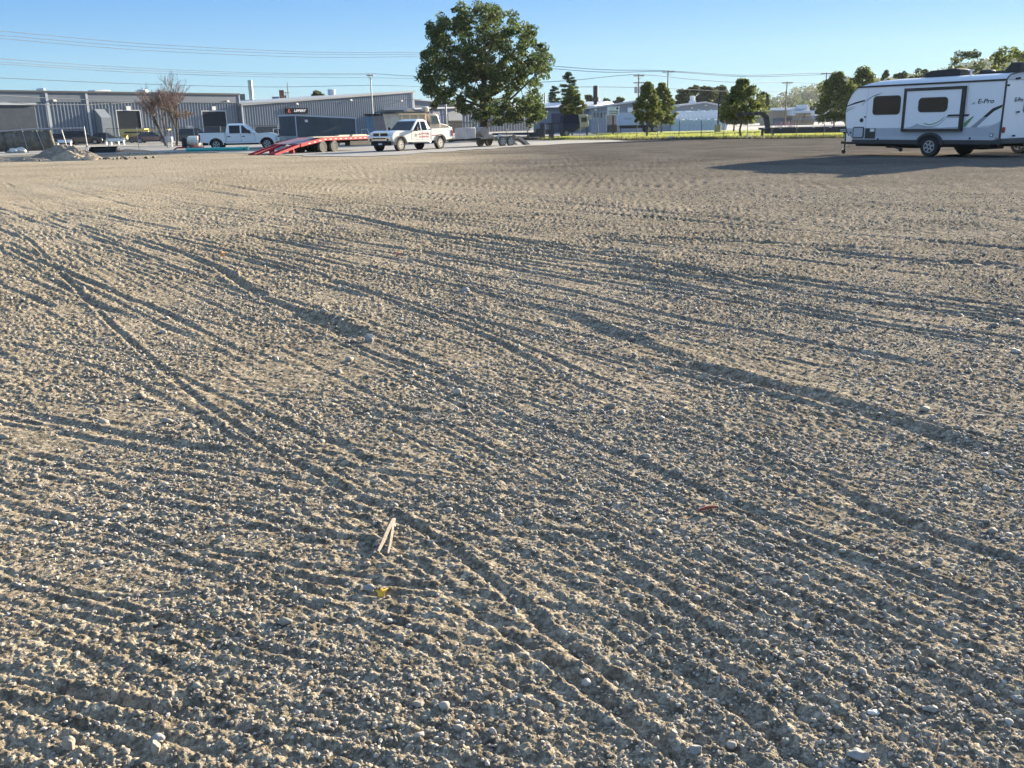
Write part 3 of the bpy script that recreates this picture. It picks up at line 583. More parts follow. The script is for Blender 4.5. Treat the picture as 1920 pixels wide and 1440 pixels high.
# second warehouse, with the roof that climbs to the right
B0 = at(449, 198, 152); B1 = at(774, 173, 183); ddB = Vector((B1.x-B0.x, B1.y-B0.y)); LB = ddB.length; rB = math.atan2(ddB.y, ddB.x)
wB = lambda px, py: on_wall((B0.x, B0.y), rB, px, py)
hB = lambda x: B0.z+(B1.z-B0.z)*x/LB
bB = thing('sign_warehouse', 'grey ribbed warehouse with the dark name sign and a roof climbing to the right', 'warehouse', (B0.x, B0.y, 0), rB)
ribbed(bB, 'wall', 0.2, LB, hB, 30, .5, ribd=.08)
q = MB(); q.prism([(.15, hB(0)-.02), (.15, hB(0)+.30), (LB+.3, hB(LB)+.30), (LB+.3, hB(LB)-.02)], -.3, 30.3); q.build('roof', mat('roof edge', (.30, .31, .31), .5), bB)
q = MB(); q.box((.2, -.22, 0), (.45, -.13, hB(0)-.05)); q.build('downspout', M_TRIM, bB); q = MB(); q.box((LB-.2, -.25, 0), (LB+.05, -.14, hB(LB)-.06)); q.build('downspout', M_TRIM, bB)
for xp, yp in ((555, 195), (656, 188), (751, 189)): xx, zz = wB(xp, yp); wall_light(bB, xx, zz)
sx0, sz0 = wB(533.5, 213); sx1, sz1 = wB(575, 203)
q = MB(); q.box((sx0, -.34, sz0), (sx1, -.14, sz1)); sg = q.build('sign', mat('sign navy', (.010, .011, .022), .9, spec=.05), bB)
cx, cz = (sx0+sx1)/2, (sz0+sz1)/2; sw = sx1-sx0; shh = sz1-sz0
text_mesh('lettering', 'LIPPERT', shh*.62, M_WHITE, sg, FM((cx+sw*.12, -.35, cz)), .006, .25, sx=1.35, bold=.02)
q = MB(); x0 = cx-sw*.40; R_ = mat('sign red', (.5, .03, .02), .5)
q.prism([(x0, cz-shh*.30), (x0+shh*.62, cz-shh*.30), (x0+shh*.66, cz-shh*.14), (x0+shh*.22, cz-shh*.14), (x0+shh*.34, cz+shh*.14), (x0+shh*.5, cz+shh*.14), (x0+shh*.56, cz+shh*.30), (x0+shh*.14, cz+shh*.30)], -.352, -.345)
q.build('emblem', R_, sg)
xx0, z_ = wB(688, 214); xx1, _ = wB(735, 214); q = MB(); q.box((xx0, -.1, 0), (xx1, -.0, z_)); q.build('dock_door', M_DOOR, bB)
# roofs, stacks and units behind them
def simple_building(name, label, x0, x1, D0, D1, ytop0, ytop1, depth, m, roofm, over=.25, cat='building'):
    a = at(x0, ytop0, D0); b = at(x1, ytop1, D1); dd = Vector((b.x-a.x, b.y-a.y)); L = dd.length; rz = math.atan2(dd.y, dd.x)
    t = thing(name, label, cat, (a.x, a.y, 0), rz); q = MB(); q.prism([(0, 0), (L, 0), (L, b.z), (0, a.z)], 0, depth); q.build('wall', m, t)
    q = MB(); q.prism([(-over, a.z+.003), (L+over, b.z+.003), (L+over, b.z+.25), (-over, a.z+.25)], -over, depth+over); q.build('roof', roofm, t); return t, L, a.z, b.z, (a.x, a.y), rz
tt = thing('rear_hall', 'pale roofed hall just seen over the grey warehouses, with steel stack', 'building', gx(450, 205), .25)
L = 34; hh = zt(470, 187, 205); q = MB(); q.box((0, 0, 0), (L, 30, hh-.9)); q.build('wall', M_GREY, tt)
q = MB(); q.prism([(0, hh-.9), (L, hh-1.3), (L, hh-.3), (0, hh)], -.5, 30.5); q.build('roof', M_ROOFW, tt)
q = MB(); q.lathe((2.9, 3, hh-.5), [(.48, 0), (.48, 4.6), (.40, 4.7)], 'z', 16); q.build('stack', M_STEEL, tt, smooth=True)
q = MB(); q.box((-.6, 2, hh-.05), (1.6, 4, hh+1.3)); q.box((-.9, 1.8, hh+.1), (-.61, 4.2, hh+1.1)); q.build('rooftop_unit', mat('dark unit', (.10, .12, .12), .6), tt)
q = MB(); q.box((8.9, 2, hh-.5), (9.9, 3, hh+2.0)); q.box((9.95, 2.1, hh-.5), (10.3, 2.9, hh+.9)); q.build('exhaust_flue', M_RUST, tt)
q = MB(); q.box((7.3, 2, hh-.4), (8.8, 3.5, hh+.65)); q.build('rooftop_unit', M_BLUEW, tt)
tt = thing('roof_cupola', 'pale blue drum ventilator poking above the sign warehouse roof', 'ventilator', at(622, 181, 200)-Vector((0, 0, 1)), 0)
q = MB(); q.lathe((0, 0, 0), [(1.35, 0), (1.35, .9), (.7, 1.1), (.7, 1.4)], 'z', 20); q.build('base', mat('pale blue metal', (.42, .52, .62), .5), tt, smooth=True)
q = MB(); q.lathe((0, 0, 0), [(.6, 1.4), (.8, 1.5), (.8, 2.4), (.35, 2.5)], 'z', 20); q.build('hood', mat('pale blue metal', (.5, .6, .7), .5), tt, smooth=True)
# building C behind the trucks
tC, LC, zc, zc1, oC, rC = simple_building('workshop', 'grey metal workshop with pale sloping roof and open bay behind the dump truck', 777, 1000, 172, 200, 205, 199, 25, M_GREY, M_ROOFW)
wC = lambda px, py: on_wall(oC, rC, px, py)
a0, zz = wC(840, 213); a1, _ = wC(866, 213); _, zm = wC(850, 226)
q = MB(); q.box((a0, -.05, zm), (a1, 0, zz)); q.build('raised_door', M_BLUEW, tC); q = MB(); q.box((a0, -.04, 0), (a1, 0.0, zm-.003)); q.build('bay_shade_panel', mat('bay shade black', (.006, .006, .008), .9), tC)  # flat black panel paints the unlit inside of the bay
a2, z0_ = wC(816, 236); a3, z1_ = wC(826, 217); q = MB(); q.box((a2, -.06, z0_), (a3, 0, z1_)); f = q.build('window', mat('blue frame', (.05, .10, .45), .5), tC)
q = MB(); q.box((a2+.3, -.09, z0_+.3), (a3-.3, -.061, z1_-.4)); q.build('pane', M_GLASSD, f)
q = MB()
for i in range(int(LC/.9)):
    x = .3+i*.9
    if a0-.2 < x < a1+.2 or a2-.2 < x < a3+.2: continue
    q.box((x-.05, -.07, 0), (x+.05, -.003, zc+(zc1-zc)*x/LC-.1))
q.prism([(.2, zc-.1), (LC-.1, zc1-.1), (LC-.1, zc1-.004), (.2, zc-.004)], -.075, -.002)
q.build('ribs', M_RIB, tC); xx, zz = wC(852, 206); wall_light(tC, xx, zz)
simple_building('far_shed', 'grey shed roof showing between the sign warehouse and the big tree', 760, 870, 225, 240, 186, 196, 20, M_GREY, M_ROOFW)
# building D: dark wing and the gabled garage
tD, LD, zd, zd1, oD, rD = simple_building('dark_wing', 'low dark blue wing with pale roof between the big tree and the gabled garage', 1000, 1112, 146, 142, 206, 204, 14, M_BLUEW, M_DARKTRIM)
q = MB(); q.prism([(-.3, zd+.26), (-.3, zd+.3), (6, zd+1.1), (14, zd+.3), (14, zd+.26)], -.3, LD+.3, ax='x'); q.build('roof', M_ROOFW, tD)
wD = lambda px, py: on_wall(oD, rD, px, py)
a0, zz = wD(1034, 213); a1, _ = wD(1057, 213); door(tD, a0, a1, .05, zz, mat('navy door', (.03, .04, .08), .5), M_BLUEW)
def gable(name, label, x0, x1, xp, D, y0, yp, y1, depth, m, roofm, rz=0.0, slat=True, cat='building'):
    a = at(x0, y0, D); b = at(x1, y1, D); p = at(xp, yp, D); t = thing(name, label, cat, (a.x, D, 0), rz); L = b.x-a.x; P = p.x-a.x
    q = MB(); q.prism([(0, 0), (L, 0), (L, b.z), (P, p.z), (0, a.z)], 0, depth); q.build('wall', m, t)
    q = MB(); q.prism([(-.5, a.z-.08), (-.5, a.z+.17), (P, p.z+.25), (L+.5, b.z+.17), (L+.5, b.z-.08), (P, p.z+.004)], -.5, depth+.5); q.build('roof', roofm, t)
    if slat:
        r = MB(); x = .3
        while x < L-.2:
            zt_ = (a.z+(p.z-a.z)*x/P if x < P else p.z+(b.z-p.z)*(x-P)/(L-P))-.12; r.box((x-.04, -.05, 0), (x+.04, -.003, zt_)); x += .8
        r.build('ribs', m, t)
    return t, L, P, (a.x, D)
tG, LG_, PG, oG = gable('garage', 'grey gabled garage with a row of tall windows behind the small post sign', 1108, 1268, 1190, 138, 203, 192, 199, 24, mat('garage siding', (.27, .30, .34), .6), M_ROOFW, slat=False)
wG = lambda px, py: on_wall(oG, 0, px, py)
for px in (1112, 1118.5, 1125, 1131.5):
    a0, z0_ = wG(px, 222); a1, z1_ = wG(px+5, 210); q = MB(); q.box((a0, -.06, z0_), (a1, 0, z1_)); f = q.build('window', M_TRIM, tG); q = MB(); q.box((a0+.06, -.075, z0_+.06), (a1-.06, -.0605, z1_-.06)); q.build('pane', M_GLASSD, f)
for p0, p1 in ((1138, 1149), (1150, 1160)):
    a0, _ = wG(p0, 216); a1, z1_ = wG(p1, 216); door(tG, a0, a1, .05, z1_, M_GLASSD, M_TRIM, 'glazed_door')
q = MB(); a, z = wG(1124, 197.5); q.lathe((a, 6, z-1), [(.3, 0), (.3, 1.6), (.55, 1.7), (.55, 2.2), (.38, 2.3), (.38, 3.9), (0, 4)], 'z', 14); q.build('flue', mat('black flue', (.03, .03, .03), .5), tG)
xx, zz = wG(1116, 206); wall_light(tG, xx, zz); xx, zz = wG(1181, 206); q = MB(); q.box((xx-.4, -.7, zz-.5), (xx+.6, -.01, zz+.3)); q.build('air_unit', M_WHITE, tG, bevel=.03)
# gable E, behind the wrapped stacks
tH, LH, PH, oH = gable('storage_hall', 'grey gabled hall with white roof behind the white wrapped stacks', 1240, 1352, 1322, 175, 203, 193, 199, 30, mat('garage siding', (.27, .30, .34), .6), M_ROOFW)
wH = lambda px, py: on_wall(oH, 0, px, py)
for px, py in ((1297, 203), (1323, 198), (1309, 206), (1333, 206)): xx, zz = wH(px, py); wall_light(tH, xx, zz)
xx, zz = wH(1310, 197); q = MB(); q.box((xx-.7, 4, zz-.4), (xx+.3, 6, zz+.9)); q.lathe((xx-.2, 5, zz+.9), [(.5, 0), (.5, .8), (0, .9)], 'z', 10); q.build('roof_fan', M_WHITE, tH)
# low buildings on the right, before the hill
tF, LF, zf, zf1, oF, rF = simple_building('long_plant', 'very long low blue grey factory building in front of the wooded hill', 1395, 1760, 300, 300, 222, 212, 40, mat('plant wall', (.30, .34, .38), .7), M_ROOFB)
q = MB(); q.prism([(-.5, zf+.26), (-.5, zf+.3), (14, zf+3.2), (28, zf+.3), (28, zf+.26)], 0, LF, ax='x'); q.build('ridge_roof', M_ROOFB, tF)
for k in (3, 22, 30, 44): q = MB(); q.cbox((k, 12, zf+3.2), (3.2, 2.5, 1.4)); q.build('roof_vent', M_WHITE, tF, bevel=.2)
t2, L2, z2, z3, o2, r2 = simple_building('tan_building', 'tan block building with grey lower wall behind the flatbed neck', 1449, 1486, 205, 205, 208.5, 208, 10, M_TAN, M_TRIM)
q = MB(); q.box((0, -.06, 0), (L2, -.002, 1.5)); q.build('lower_wall', M_GREY, t2)
# open canopy with lumber
p = gx(1487, 200); tK = thing('lumber_canopy', 'white flat canopy sheltering tan lumber left of the right hand trees', 'canopy', p, 0); zK = zt(1500, 208, 200)
q = MB(); q.box((0, 0, zK-.9), (8.5, 9, zK)); q.build('roof', M_WHITE, tK)
for x in (.2, 4.2, 8.2):
    for y in (.2, 8.6): q = MB(); q.box((x-.1, y-.1, 0), (x+.1, y+.1, zK-.902)); q.build('post', M_STEEL, tK)
M_LUM = mat('lumber', (.42, .29, .16), .85, 0, .2, 6)
LUM = None
for i, (x, y, z, n, lb) in enumerate(((1491, 233, 0, 3, 'bottom left bundle of tan lumber under the canopy'), (1503, 233, 0, 3, 'bottom middle bundle of tan lumber under the canopy'), (1515, 233, 0, 3, 'bottom right bundle of tan lumber under the canopy'),
         (1494, 233, 1.3, 3, 'upper left bundle of tan lumber under the canopy'), (1508, 233, 1.3, 3, 'upper right bundle of tan lumber under the canopy'))):
    q = MB(); rg = random.Random(i)
    for a in range(6):
        for b in range(4): q.box((a*.21, rg.uniform(-.05, .05), b*.28), (a*.21+.19, 3+rg.uniform(-.1, .1), b*.28+.24))
    o = q.build('lumber_bundle', M_LUM); o.location = gx(x, 199, z+.02); props(o, lb, 'lumber bundle', 'lumber bundles under the canopy')

# wrapped stacks in two rows
def bale(seed, wd, hh):
    q = MB(); rg = random.Random(seed); nx, nz = 5, 5; P = []
    for j in range(nz+1):
        for (u, v) in ((0,0),(.33,0),(.66,0),(1,0),(1,.5),(1,1),(.66,1),(.33,1),(0,1),(0,.5)):
            b = .05*math.sin(j*1.7+u*5)+rg.uniform(-.03, .03); P.append(((u-.5)*(wd+b), (v-.5)*(1.2+b), j/nz*hh+(rg.uniform(-.06, .08) if j == nz else 0)))
    q.add(P, [(j*10+k, j*10+(k+1) % 10, j*10+10+(k+1) % 10, j*10+10+k) for j in range(nz) for k in range(10)]+[tuple(nz*10+k for k in range(10)), tuple(range(9, -1, -1))]); return q
M_WRAP = mat('white plastic wrap', (.74, .79, .84), .3, 0, .10, 1.5); M_WRAPG = mat('blue grey plastic wrap', (.50, .59, .63), .3, 0, .14, 1.5)
for i in range(13):
    p = gx(1262+i*7.9, 138); o = bale(i, .62, 1.55+.1*math.sin(i*2.3)).build('wrapped_pallet', M_WRAPG); o.location = p
    props(o, ('leftmost' if i == 0 else 'rightmost' if i == 12 else 'blue grey') + ' plastic wrapped pallet in the lower front row beyond the lawn', 'wrapped pallet', 'front row of wrapped pallets')
    if 0 < i < 12: o['label'] = 'blue grey plastic wrapped pallet inside the lower front row beyond the lawn'
for i in range(12):
    p = gx(1268+i*8.1, 158, 0); o = bale(i+20, .72, zt(1300, 208.5, 158)).build('wrapped_pallet', M_WRAP); o.location = p
    props(o, 'tall white wrapped pallet in the rear row under the hall gable', 'wrapped pallet', 'rear row of tall wrapped pallets')
# ------------------------------------------------------------------ vehicles
M_CAR = mat('white car paint', (.74, .74, .73), .3, 0, .02, 1, coat=.6); M_TYRE = mat('tyre rubber', (.022, .021, .020), .85, 0, .2, 8)
M_DTYRE = mat('dusty tyre', (.16, .15, .13), .9, 0, .2, 6); M_RIM = mat('alloy', (.42, .43, .44), .3, .7, .05, 4); M_CHROME = mat('chrome', (.62, .63, .65), .12, 1, .02, 4)
M_GLASS = mat('car glass', (.010, .013, .020), .06, 0, .05, 1, spec=.35); M_REDL = mat('tail lamp red', (.35, .01, .01), .25); M_CLEAR = mat('lamp lens', (.5, .55, .58), .12, 0, .05, 4)
M_UNDER = mat('underbody', (.016, .016, .017), .8); M_PLAST = mat('black trim plastic', (.02, .02, .022), .6)

def wheel(parent, x, y, r, wd, side, tyre=M_TYRE, rim=M_RIM, spokes=6, name='wheel'):
    """axle along y; side=-1 when the outer face looks to -y"""
    q = MB(); h = wd/2; q.lathe((x, y, r), [(r*.6, -h*.9), (r*.93, -h), (r, -h*.7), (r, h*.7), (r*.93, h), (r*.6, h*.9)], 'y', 28); o = q.build(name, tyre, parent, smooth=True)
    f = MB(); s = side*h
    f.lathe((x, y, r), [(r*.62, s*.88), (r*.60, s*.98), (r*.53, s*.98), (r*.50, s*.55), (r*.12, s*.5)], 'y', 28)
    f.lathe((x, y, r), [(r*.15, s*.5), (r*.15, s*.86), (0, s*.9)], 'y', 12)
    for k in range(spokes):
        a = 2*math.pi*k/spokes+.3; c, sn = math.cos(a), math.sin(a); n = (-sn*.08*r, c*.08*r)
        P = [(x+c*r*.12+n[0]*1.2, r+sn*r*.12+n[1]*1.2), (x+c*r*.55+n[0], r+sn*r*.55+n[1]), (x+c*r*.55-n[0], r+sn*r*.55-n[1]), (x+c*r*.12-n[0]*1.2, r+sn*r*.12-n[1]*1.2)]
        f.prism(P, y+min(s*.6, s*.93), y+max(s*.6, s*.93))
    f.build('rim', rim, o, smooth=True); return o

def arch(cx, r, n=9, z0=0.0):
    return [(cx+r*math.cos(a), z0+r*math.sin(a)) for a in [math.pi-math.pi*k/n for k in range(n+1)]]

def pickup(name, label, loc, rz, L, ax_r, wb, H, W, paint, style):
    """x forward, rear bumper at 0"""
    t = thing(name, label, 'pickup truck', loc, rz); ax_f = ax_r+wb; wr = style['wr']; ar = wr*1.28; hw = W/2; belt = style['belt']; c0, c1, w1 = style['cab']; hood = style['hood']; zb = style['sill']
    # front body: cab lower part, doors, fenders, bonnet
    nose = L-.12
    prof = [(c0, zb)]+[(ax_f-ar, zb)]+arch(ax_f, ar, 9, wr*.98)+[(ax_f+ar, zb+.02)]+[(nose-.05, zb+.05), (nose, zb+.3), (nose-.01, hood-.32), (nose-.14, hood-.12), (nose-.55, hood), (w1+.12, belt+.07), (w1-.35, belt+.08), (c0, belt+.08)]
    q = MB(); q.prism(prof, -hw, hw); body = q.build('body', paint, t, bevel=.06, seg=3)
    q = MB(); q.box((.25, -hw+.25, zb-.12), (nose-.3, hw-.25, zb+.25)); q.box((ax_f-ar-.1, -hw+.36, zb), (ax_f+ar+.1, hw-.36, hood-.4)); q.box((.4, -hw+.36, zb), (c0, hw-.36, zb+.3)); q.build('chassis', M_UNDER, t)
    # load bed
    rail = style['rail']; rp = [(.10, zb+.12), (ax_r-ar, zb+.05)]+arch(ax_r, ar, 9, wr*.98)+[(ax_r+ar, zb+.03), (c0-.02, zb+.03), (c0-.02, rail), (.08, rail), (.06, zb+.5)]
    for s, nm in ((-1, 0), (1, 1)):
        q = MB(); q.prism(rp, s*hw-(.0 if s > 0 else 0), s*(hw-.09)); q.build('bed_side', paint, t, bevel=.025)
        q = MB(); q.box((.1, s*(hw-.05)-.055, rail+.001), (c0-.05, s*(hw-.05)+.055, rail+.03)); q.build('bed_rail_cap', M_PLAST, t)
        q = MB(); P = arch(ax_r, ar+.05, 10, wr*.98); P2 = arch(ax_r, ar-.01, 10, wr*.98)[::-1]; q.prism(P+P2, s*(hw+.002), s*(hw+.055)); q.build('fender_flare', style['flare'], t)
        q = MB(); P = arch(ax_f, ar+.05, 10, wr*.98); P2 = arch(ax_f, ar-.01, 10, wr*.98)[::-1]; q.prism(P+P2, s*(hw+.002), s*(hw+.045)); q.build('fender_flare', style['flare'], t)
    q = MB(); q.box((.05, -hw+.1, zb+.42), (.11, hw-.1, rail-.01)); tg = q.build('tailgate', paint, t, bevel=.015); q = MB(); q.box((.025, -.14, rail-.16), (.049, .14, rail-.08)); q.build('handle', M_PLAST, tg)
    q = MB(); q.box((.12, -hw+.1, zb+.35), (c0-.03, hw-.1, zb+.42)); q.box((c0-.10, -hw+.1, zb+.421), (c0-.03, hw-.1, rail-.01)); q.build('bed_floor', M_PLAST, t)
    q = MB(); q.box((-.12, -hw+.06, zb+.08), (.04, hw-.06, zb+.30)); q.build('rear_bumper', M_CHROME, t, bevel=.03)
    # greenhouse
    x0, x1, x2, x3 = c0+.02, c0+style['back'], style['roof'], w1; zb2 = belt+.081; hb, ht = hw-.05, hw-.24; zm = H-.09
    V = []
    for (xa, xb, hy, z) in ((x0, x3, hb, zb2), (x1-.06, x2+.12, ht+.03, zm), (x1+.10, x2-.25, ht-.12, H)):
        V += [(xa, -hy, z), (xb, -hy, z), (xb, hy, z), (xa, hy, z)]
    F = [(3,2,1,0), (8,9,10,11)]+[(4*j+k, 4*j+(k+1) % 4, 4*j+4+(k+1) % 4, 4*j+4+k) for j in (0, 1) for k in range(4)]
    q = MB(); q.add(V, F); cab = q.build('cab', paint, t, bevel=.05, seg=3)
    def side(x, z, s, off=.012):
        k = (z-zb2)/(zm-zb2); return (x, s*(hb+(ht+.03-hb)*k+off), z)
    def xr(z): k = (z-zb2)/(zm-zb2); return x0+(x1-.06-x0)*k, x3+(x2+.12-x3)*k
    def sidewin(xa, xb, za, zc, sl0, sl1, s):
        P = [(xa, za), (xb, za), (xb+sl1, zc), (xa+sl0, zc)]; q = MB()
        q.add([side(x, z, s) for x, z in P]+[side(x, z, s, -.02) for x, z in P], [(0,1,2,3), (7,6,5,4), (0,4,5,1), (1,5,6,2), (2,6,7,3), (3,7,4,0)]); return q
    a_, b_ = xr(zb2+.04); zt_ = zm-.06; a2, b2 = xr(zt_); mid = style['mid']
    for s in (-1, 1):
        sidewin(a_+style['rearwin'], mid-.05, zb2+.03, zt_, style['rw_sl'], 0, s).build('side_window', M_GLASS, cab)
        sidewin(mid+.06, b_-.16, zb2+.03, zt_, 0, (b2-b_)-.04, s).build('side_window', M_GLASS, cab)
    def endwin(front):
        q = MB(); z0_, z1_ = zb2+.05, zm-.03; k0, k1 = (z0_-zb2)/(zm-zb2), (z1_-zb2)/(zm-zb2); o = .013 if front else -.013
        xa = xr(z0_)[1 if front else 0]+o; xb = xr(z1_)[1 if front else 0]+o; ya = hb+(ht+.03-hb)*k0-.07; yb = hb+(ht+.03-hb)*k1-.06
        if not front: ya -= .08; yb -= .06
        d = -.03 if front else .03
        P = [(xa, -ya, z0_), (xa, ya, z0_), (xb, yb, z1_), (xb, -yb, z1_)]; q.add(P+[(x+d, y, z) for x, y, z in P], [(0,1,2,3), (7,6,5,4), (0,4,5,1), (1,5,6,2), (2,6,7,3), (3,7,4,0)]); return q
    endwin(True).build('windscreen', M_GLASS, cab); endwin(False).build('rear_window', M_GLASS, cab)
    # doors: seams, handles, sills, mirrors
    for s in (-1, 1):
        q = MB()
        for x in (c0+.08, mid, w1+.02): q.box((x-.008, s*hw-.004, zb+.12), (x+.008, s*hw+.004, belt+.05))
        q.box((c0+.08, s*hw-.003, zb+.12), (w1+.02, s*hw+.0035, zb+.13)); q.build('door_seam', M_UNDER, body)
        for x in (c0+.22, mid+.14): q = MB(); q.cbox((x+.05, s*(hw+.014), belt-.12), (.22, .028, .055)); q.build('door_handle', style['handle'], body, bevel=.008)
        q = MB(); q.cbox((w1-.32, s*(hw+.16), belt+.20), (.10, .2, .26)); q.cbox((w1-.30, s*(hw+.03), belt+.12), (.06, .14, .08)); q.build('mirror', M_PLAST, t, bevel=.02)
        q = MB(); q.cbox((.5*(c0+w1), s*(hw-.02), zb-.04), (w1-c0-.1, .10, .05)); q.build('running_board', style['step'], t, bevel=.015)
        q = MB(); q.cbox((.10, s*(hw-.03), rail-.33), (.12, .14, .42)); q.build('tail_lamp', M_REDL, t, bevel=.02)
        for x in (ax_r, ax_f): wheel(t, x, s*(hw-.13), wr, .28, s, style.get('tyre', M_TYRE), style['rim'], style['spokes'])
    # face: grille, lamps, bumper
    style['face'](t, nose, hw, zb, hood)
    return t, body

def ford_face(t, nose, hw, zb, hood):
    q = MB(); q.box((nose-.02, -hw*.62, hood-.62), (nose+.03, hw*.62, hood-.24)); gq = q.build('grille', M_PLAST, t, bevel=.02)
    q = MB(); q.box((nose+.031, -hw*.6, hood-.47), (nose+.05, hw*.6, hood-.39)); q.build('grille_bar', M_CHROME, gq)
    for s in (-1, 1): q = MB(); q.cbox((nose-.06, s*hw*.83, hood-.42), (.20, .34, .34)); q.build('headlamp', M_CLEAR, t, bevel=.03)
    q = MB(); q.cbox((nose+.04, 0, zb+.22), (.22, 2*hw-.02, .28)); q.build('front_bumper', M_CAR, t, bevel=.05)
def ram_face(t, nose, hw, zb, hood):
    q = MB(); q.box((nose-.02, -hw*.60, hood-.60), (nose+.04, hw*.60, hood-.16)); gq = q.build('grille', M_PLAST, t, bevel=.03)
    q = MB(); q.box((nose+.041, -hw*.58, hood-.40), (nose+.075, hw*.58, hood-.35)); q.box((nose+.041, -.05, hood-.60), (nose+.08, .05, hood-.14))
    q.box((nose+.02, -hw*.63, hood-.64), (nose+.06, hw*.63, hood-.601)); q.box((nose-.02, -hw*.63, hood-.159), (nose+.05, hw*.63, hood-.11)); q.build('grille_cross', M_CHROME, gq)
    for s in (-1, 1):
        q = MB(); q.cbox((nose-.07, s*hw*.82, hood-.42), (.22, .36, .32)); q.build('headlamp', M_CLEAR, t, bevel=.05)
        q = MB(); q.lathe((nose+.165, s*hw*.72, zb+.20), [(.075, -.02), (.075, .02), (0, .02)], 'x', 14); q.build('fog_lamp', M_PLAST, t)
    q = MB(); q.prism([(zb+.02, 0)], 0, 0) if 0 else None
    q.cbox((nose+.05, 0, zb+.24), (.22, 2*hw, .34)); b = q.build('front_bumper', M_CHROME, t, bevel=.07, seg=3)
    q = MB(); q.box((nose+.14, -hw*.55, zb+.22), (nose+.168, hw*.55, zb+.30)); q.build('air_intake', M_PLAST, b)
    q = MB(); q.box((nose-.1, -hw*.8, zb-.18), (nose+.05, hw*.8, zb+.06)); q.build('valance', M_UNDER, t, bevel=.02)
    q = MB(); q.cbox((nose+.07, 0, zb-.08), (.02, .3, .1)); q.build('number_plate', M_WHITE, t)

pF, pFr = g(497, 279.5), g(405, 281.8)
rzF = math.radians(8); aR = pFr; 
fst = dict(wr=.40, belt=1.10, cab=(1.93, 0, 4.02), hood=1.22, sill=.48, rail=1.28, back=.22, roof=3.22, mid=3.05, rearwin=.28, rw_sl=0, flare=M_CAR, handle=M_PLAST, step=M_UNDER, rim=M_RIM, spokes=5, face=ford_face)
axr = 1.25; fl = Vector((aR.x, aR.y, 0))-Vector((math.cos(rzF)*axr+math.sin(rzF)*.98*1, math.sin(rzF)*axr-math.cos(rzF)*.98*1, 0))
fl = Vector((aR.x-math.cos(rzF)*axr-math.sin(rzF)*.85, aR.y-math.sin(rzF)*axr+math.cos(rzF)*.85, 0))
tFord, bFord = pickup('pickup_truck', 'clean white crew cab pickup parked behind the green pipes', fl, rzF, 5.75, axr, 3.62, 1.92, 2.0, M_CAR, fst)
tFord.scale = (1.08, 1.04, 1.05); q = MB(); q.box((1.93+2.25, -1.004, 1.02), (1.93+2.45, -1.0005, 1.06)); q.build('badge', M_CHROME, bFord)
M_RAM = mat('cream white paint', (.72, .70, .65), .32, 0, .06, 1.2, coat=.5)
rst = dict(wr=.42, belt=1.16, cab=(2.30, 0, 4.28), hood=1.30, sill=.56, rail=1.38, back=.30, roof=3.42, mid=3.22, rearwin=.30, rw_sl=.10, flare=M_PLAST, handle=M_CHROME, step=M_CHROME, rim=mat('dusty steel rim', (.42, .41, .38), .45, .5, .2, 6), spokes=8, face=ram_face)
hx, hy = -.575, -.818; rzR = math.atan2(hy, hx); side_n = Vector((-math.sin(rzR), math.cos(rzR), 0))   # left side of the truck
pfw = g(750, 284); L_R = 6.0; axR = 1.35; wbR = 4.0
rl = pfw-Vector((hx, hy, 0))*(axR+wbR)-side_n*.88
tRam, bRam = pickup('pickup_truck', 'cream white crew cab pickup with red door lettering and chrome grille, towing the small trailer', rl, rzR, L_R+.25, axR, wbR, 1.98, 2.02, M_RAM, rst)
M_REDT = mat('red lettering', (.50, .03, .02), .5)
for k, (tx, sz, x, z) in enumerate((('DAVEN ELITE', .145, 3.05, 1.06), ('EXCAVATING', .15, 3.05, .86))):
    text_mesh('lettering', tx, sz, M_REDT, bRam, FM((x, 1.013, z), '+y'), .003, .15, bold=.003, sx=1.1)
text_mesh('lettering', 'HEAVY DUTY', .10, M_REDT, bRam, FM((1.95, 1.013, .92), '+y'), .003, .1)
q = MB(); q.lathe((3.85, 1.008, .98), [(.11, 0), (.11, .012), (0, .012)], 'y', 14); q.build('door_emblem', mat('brown emblem', (.30, .18, .08), .6), bRam)

# ------------------------------------------------------------------ red tilt trailer
M_RED = mat('red trailer paint', (.44, .008, .016), .4, 0, .12, 2); M_DECKT = mat('worn trailer deck', (.20, .15, .19), .7, 0, .2, 3); M_REFL = mat('reflective tape', (.75, .72, .70), .4)
rzT = math.atan2(.855, .52); o_ = g(516, 291); tT = thing('equipment_trailer', 'long red tilt deck trailer with ramps lowered, loaded with boards', 'trailer', o_, rzT)
Wt = 2.35; z1 = .95
def railp(y0, y1, nm='side_rail'):
    q = MB(); q.prism([(2.3, .42), (4.6, z1-.20), (9.9, z1-.20), (9.9, z1), (4.6, z1), (2.3, .62)], y0, y1); return q.build(nm, M_RED, tT)
for y in (0, Wt-.12):
    r_ = railp(y, y+.12); q = MB(); yy = y-.006 if y == 0 else y+.12
    for k in range(14): xk = 3.0+k*.5; zz = (z1-.11) if xk > 4.5 else .52+(xk-2.3)*.143; q.box((xk, yy, zz-.03), (xk+.2, yy+.006, zz+.025))
    q.build('reflector_tape', M_REFL, r_)
q = MB(); q.prism([(2.3, .57), (4.6, z1-.05), (9.9, z1-.05), (9.9, z1-.01), (4.6, z1-.01), (2.3, .61)], .121, Wt-.121); q.build('deck', M_DECKT, tT)
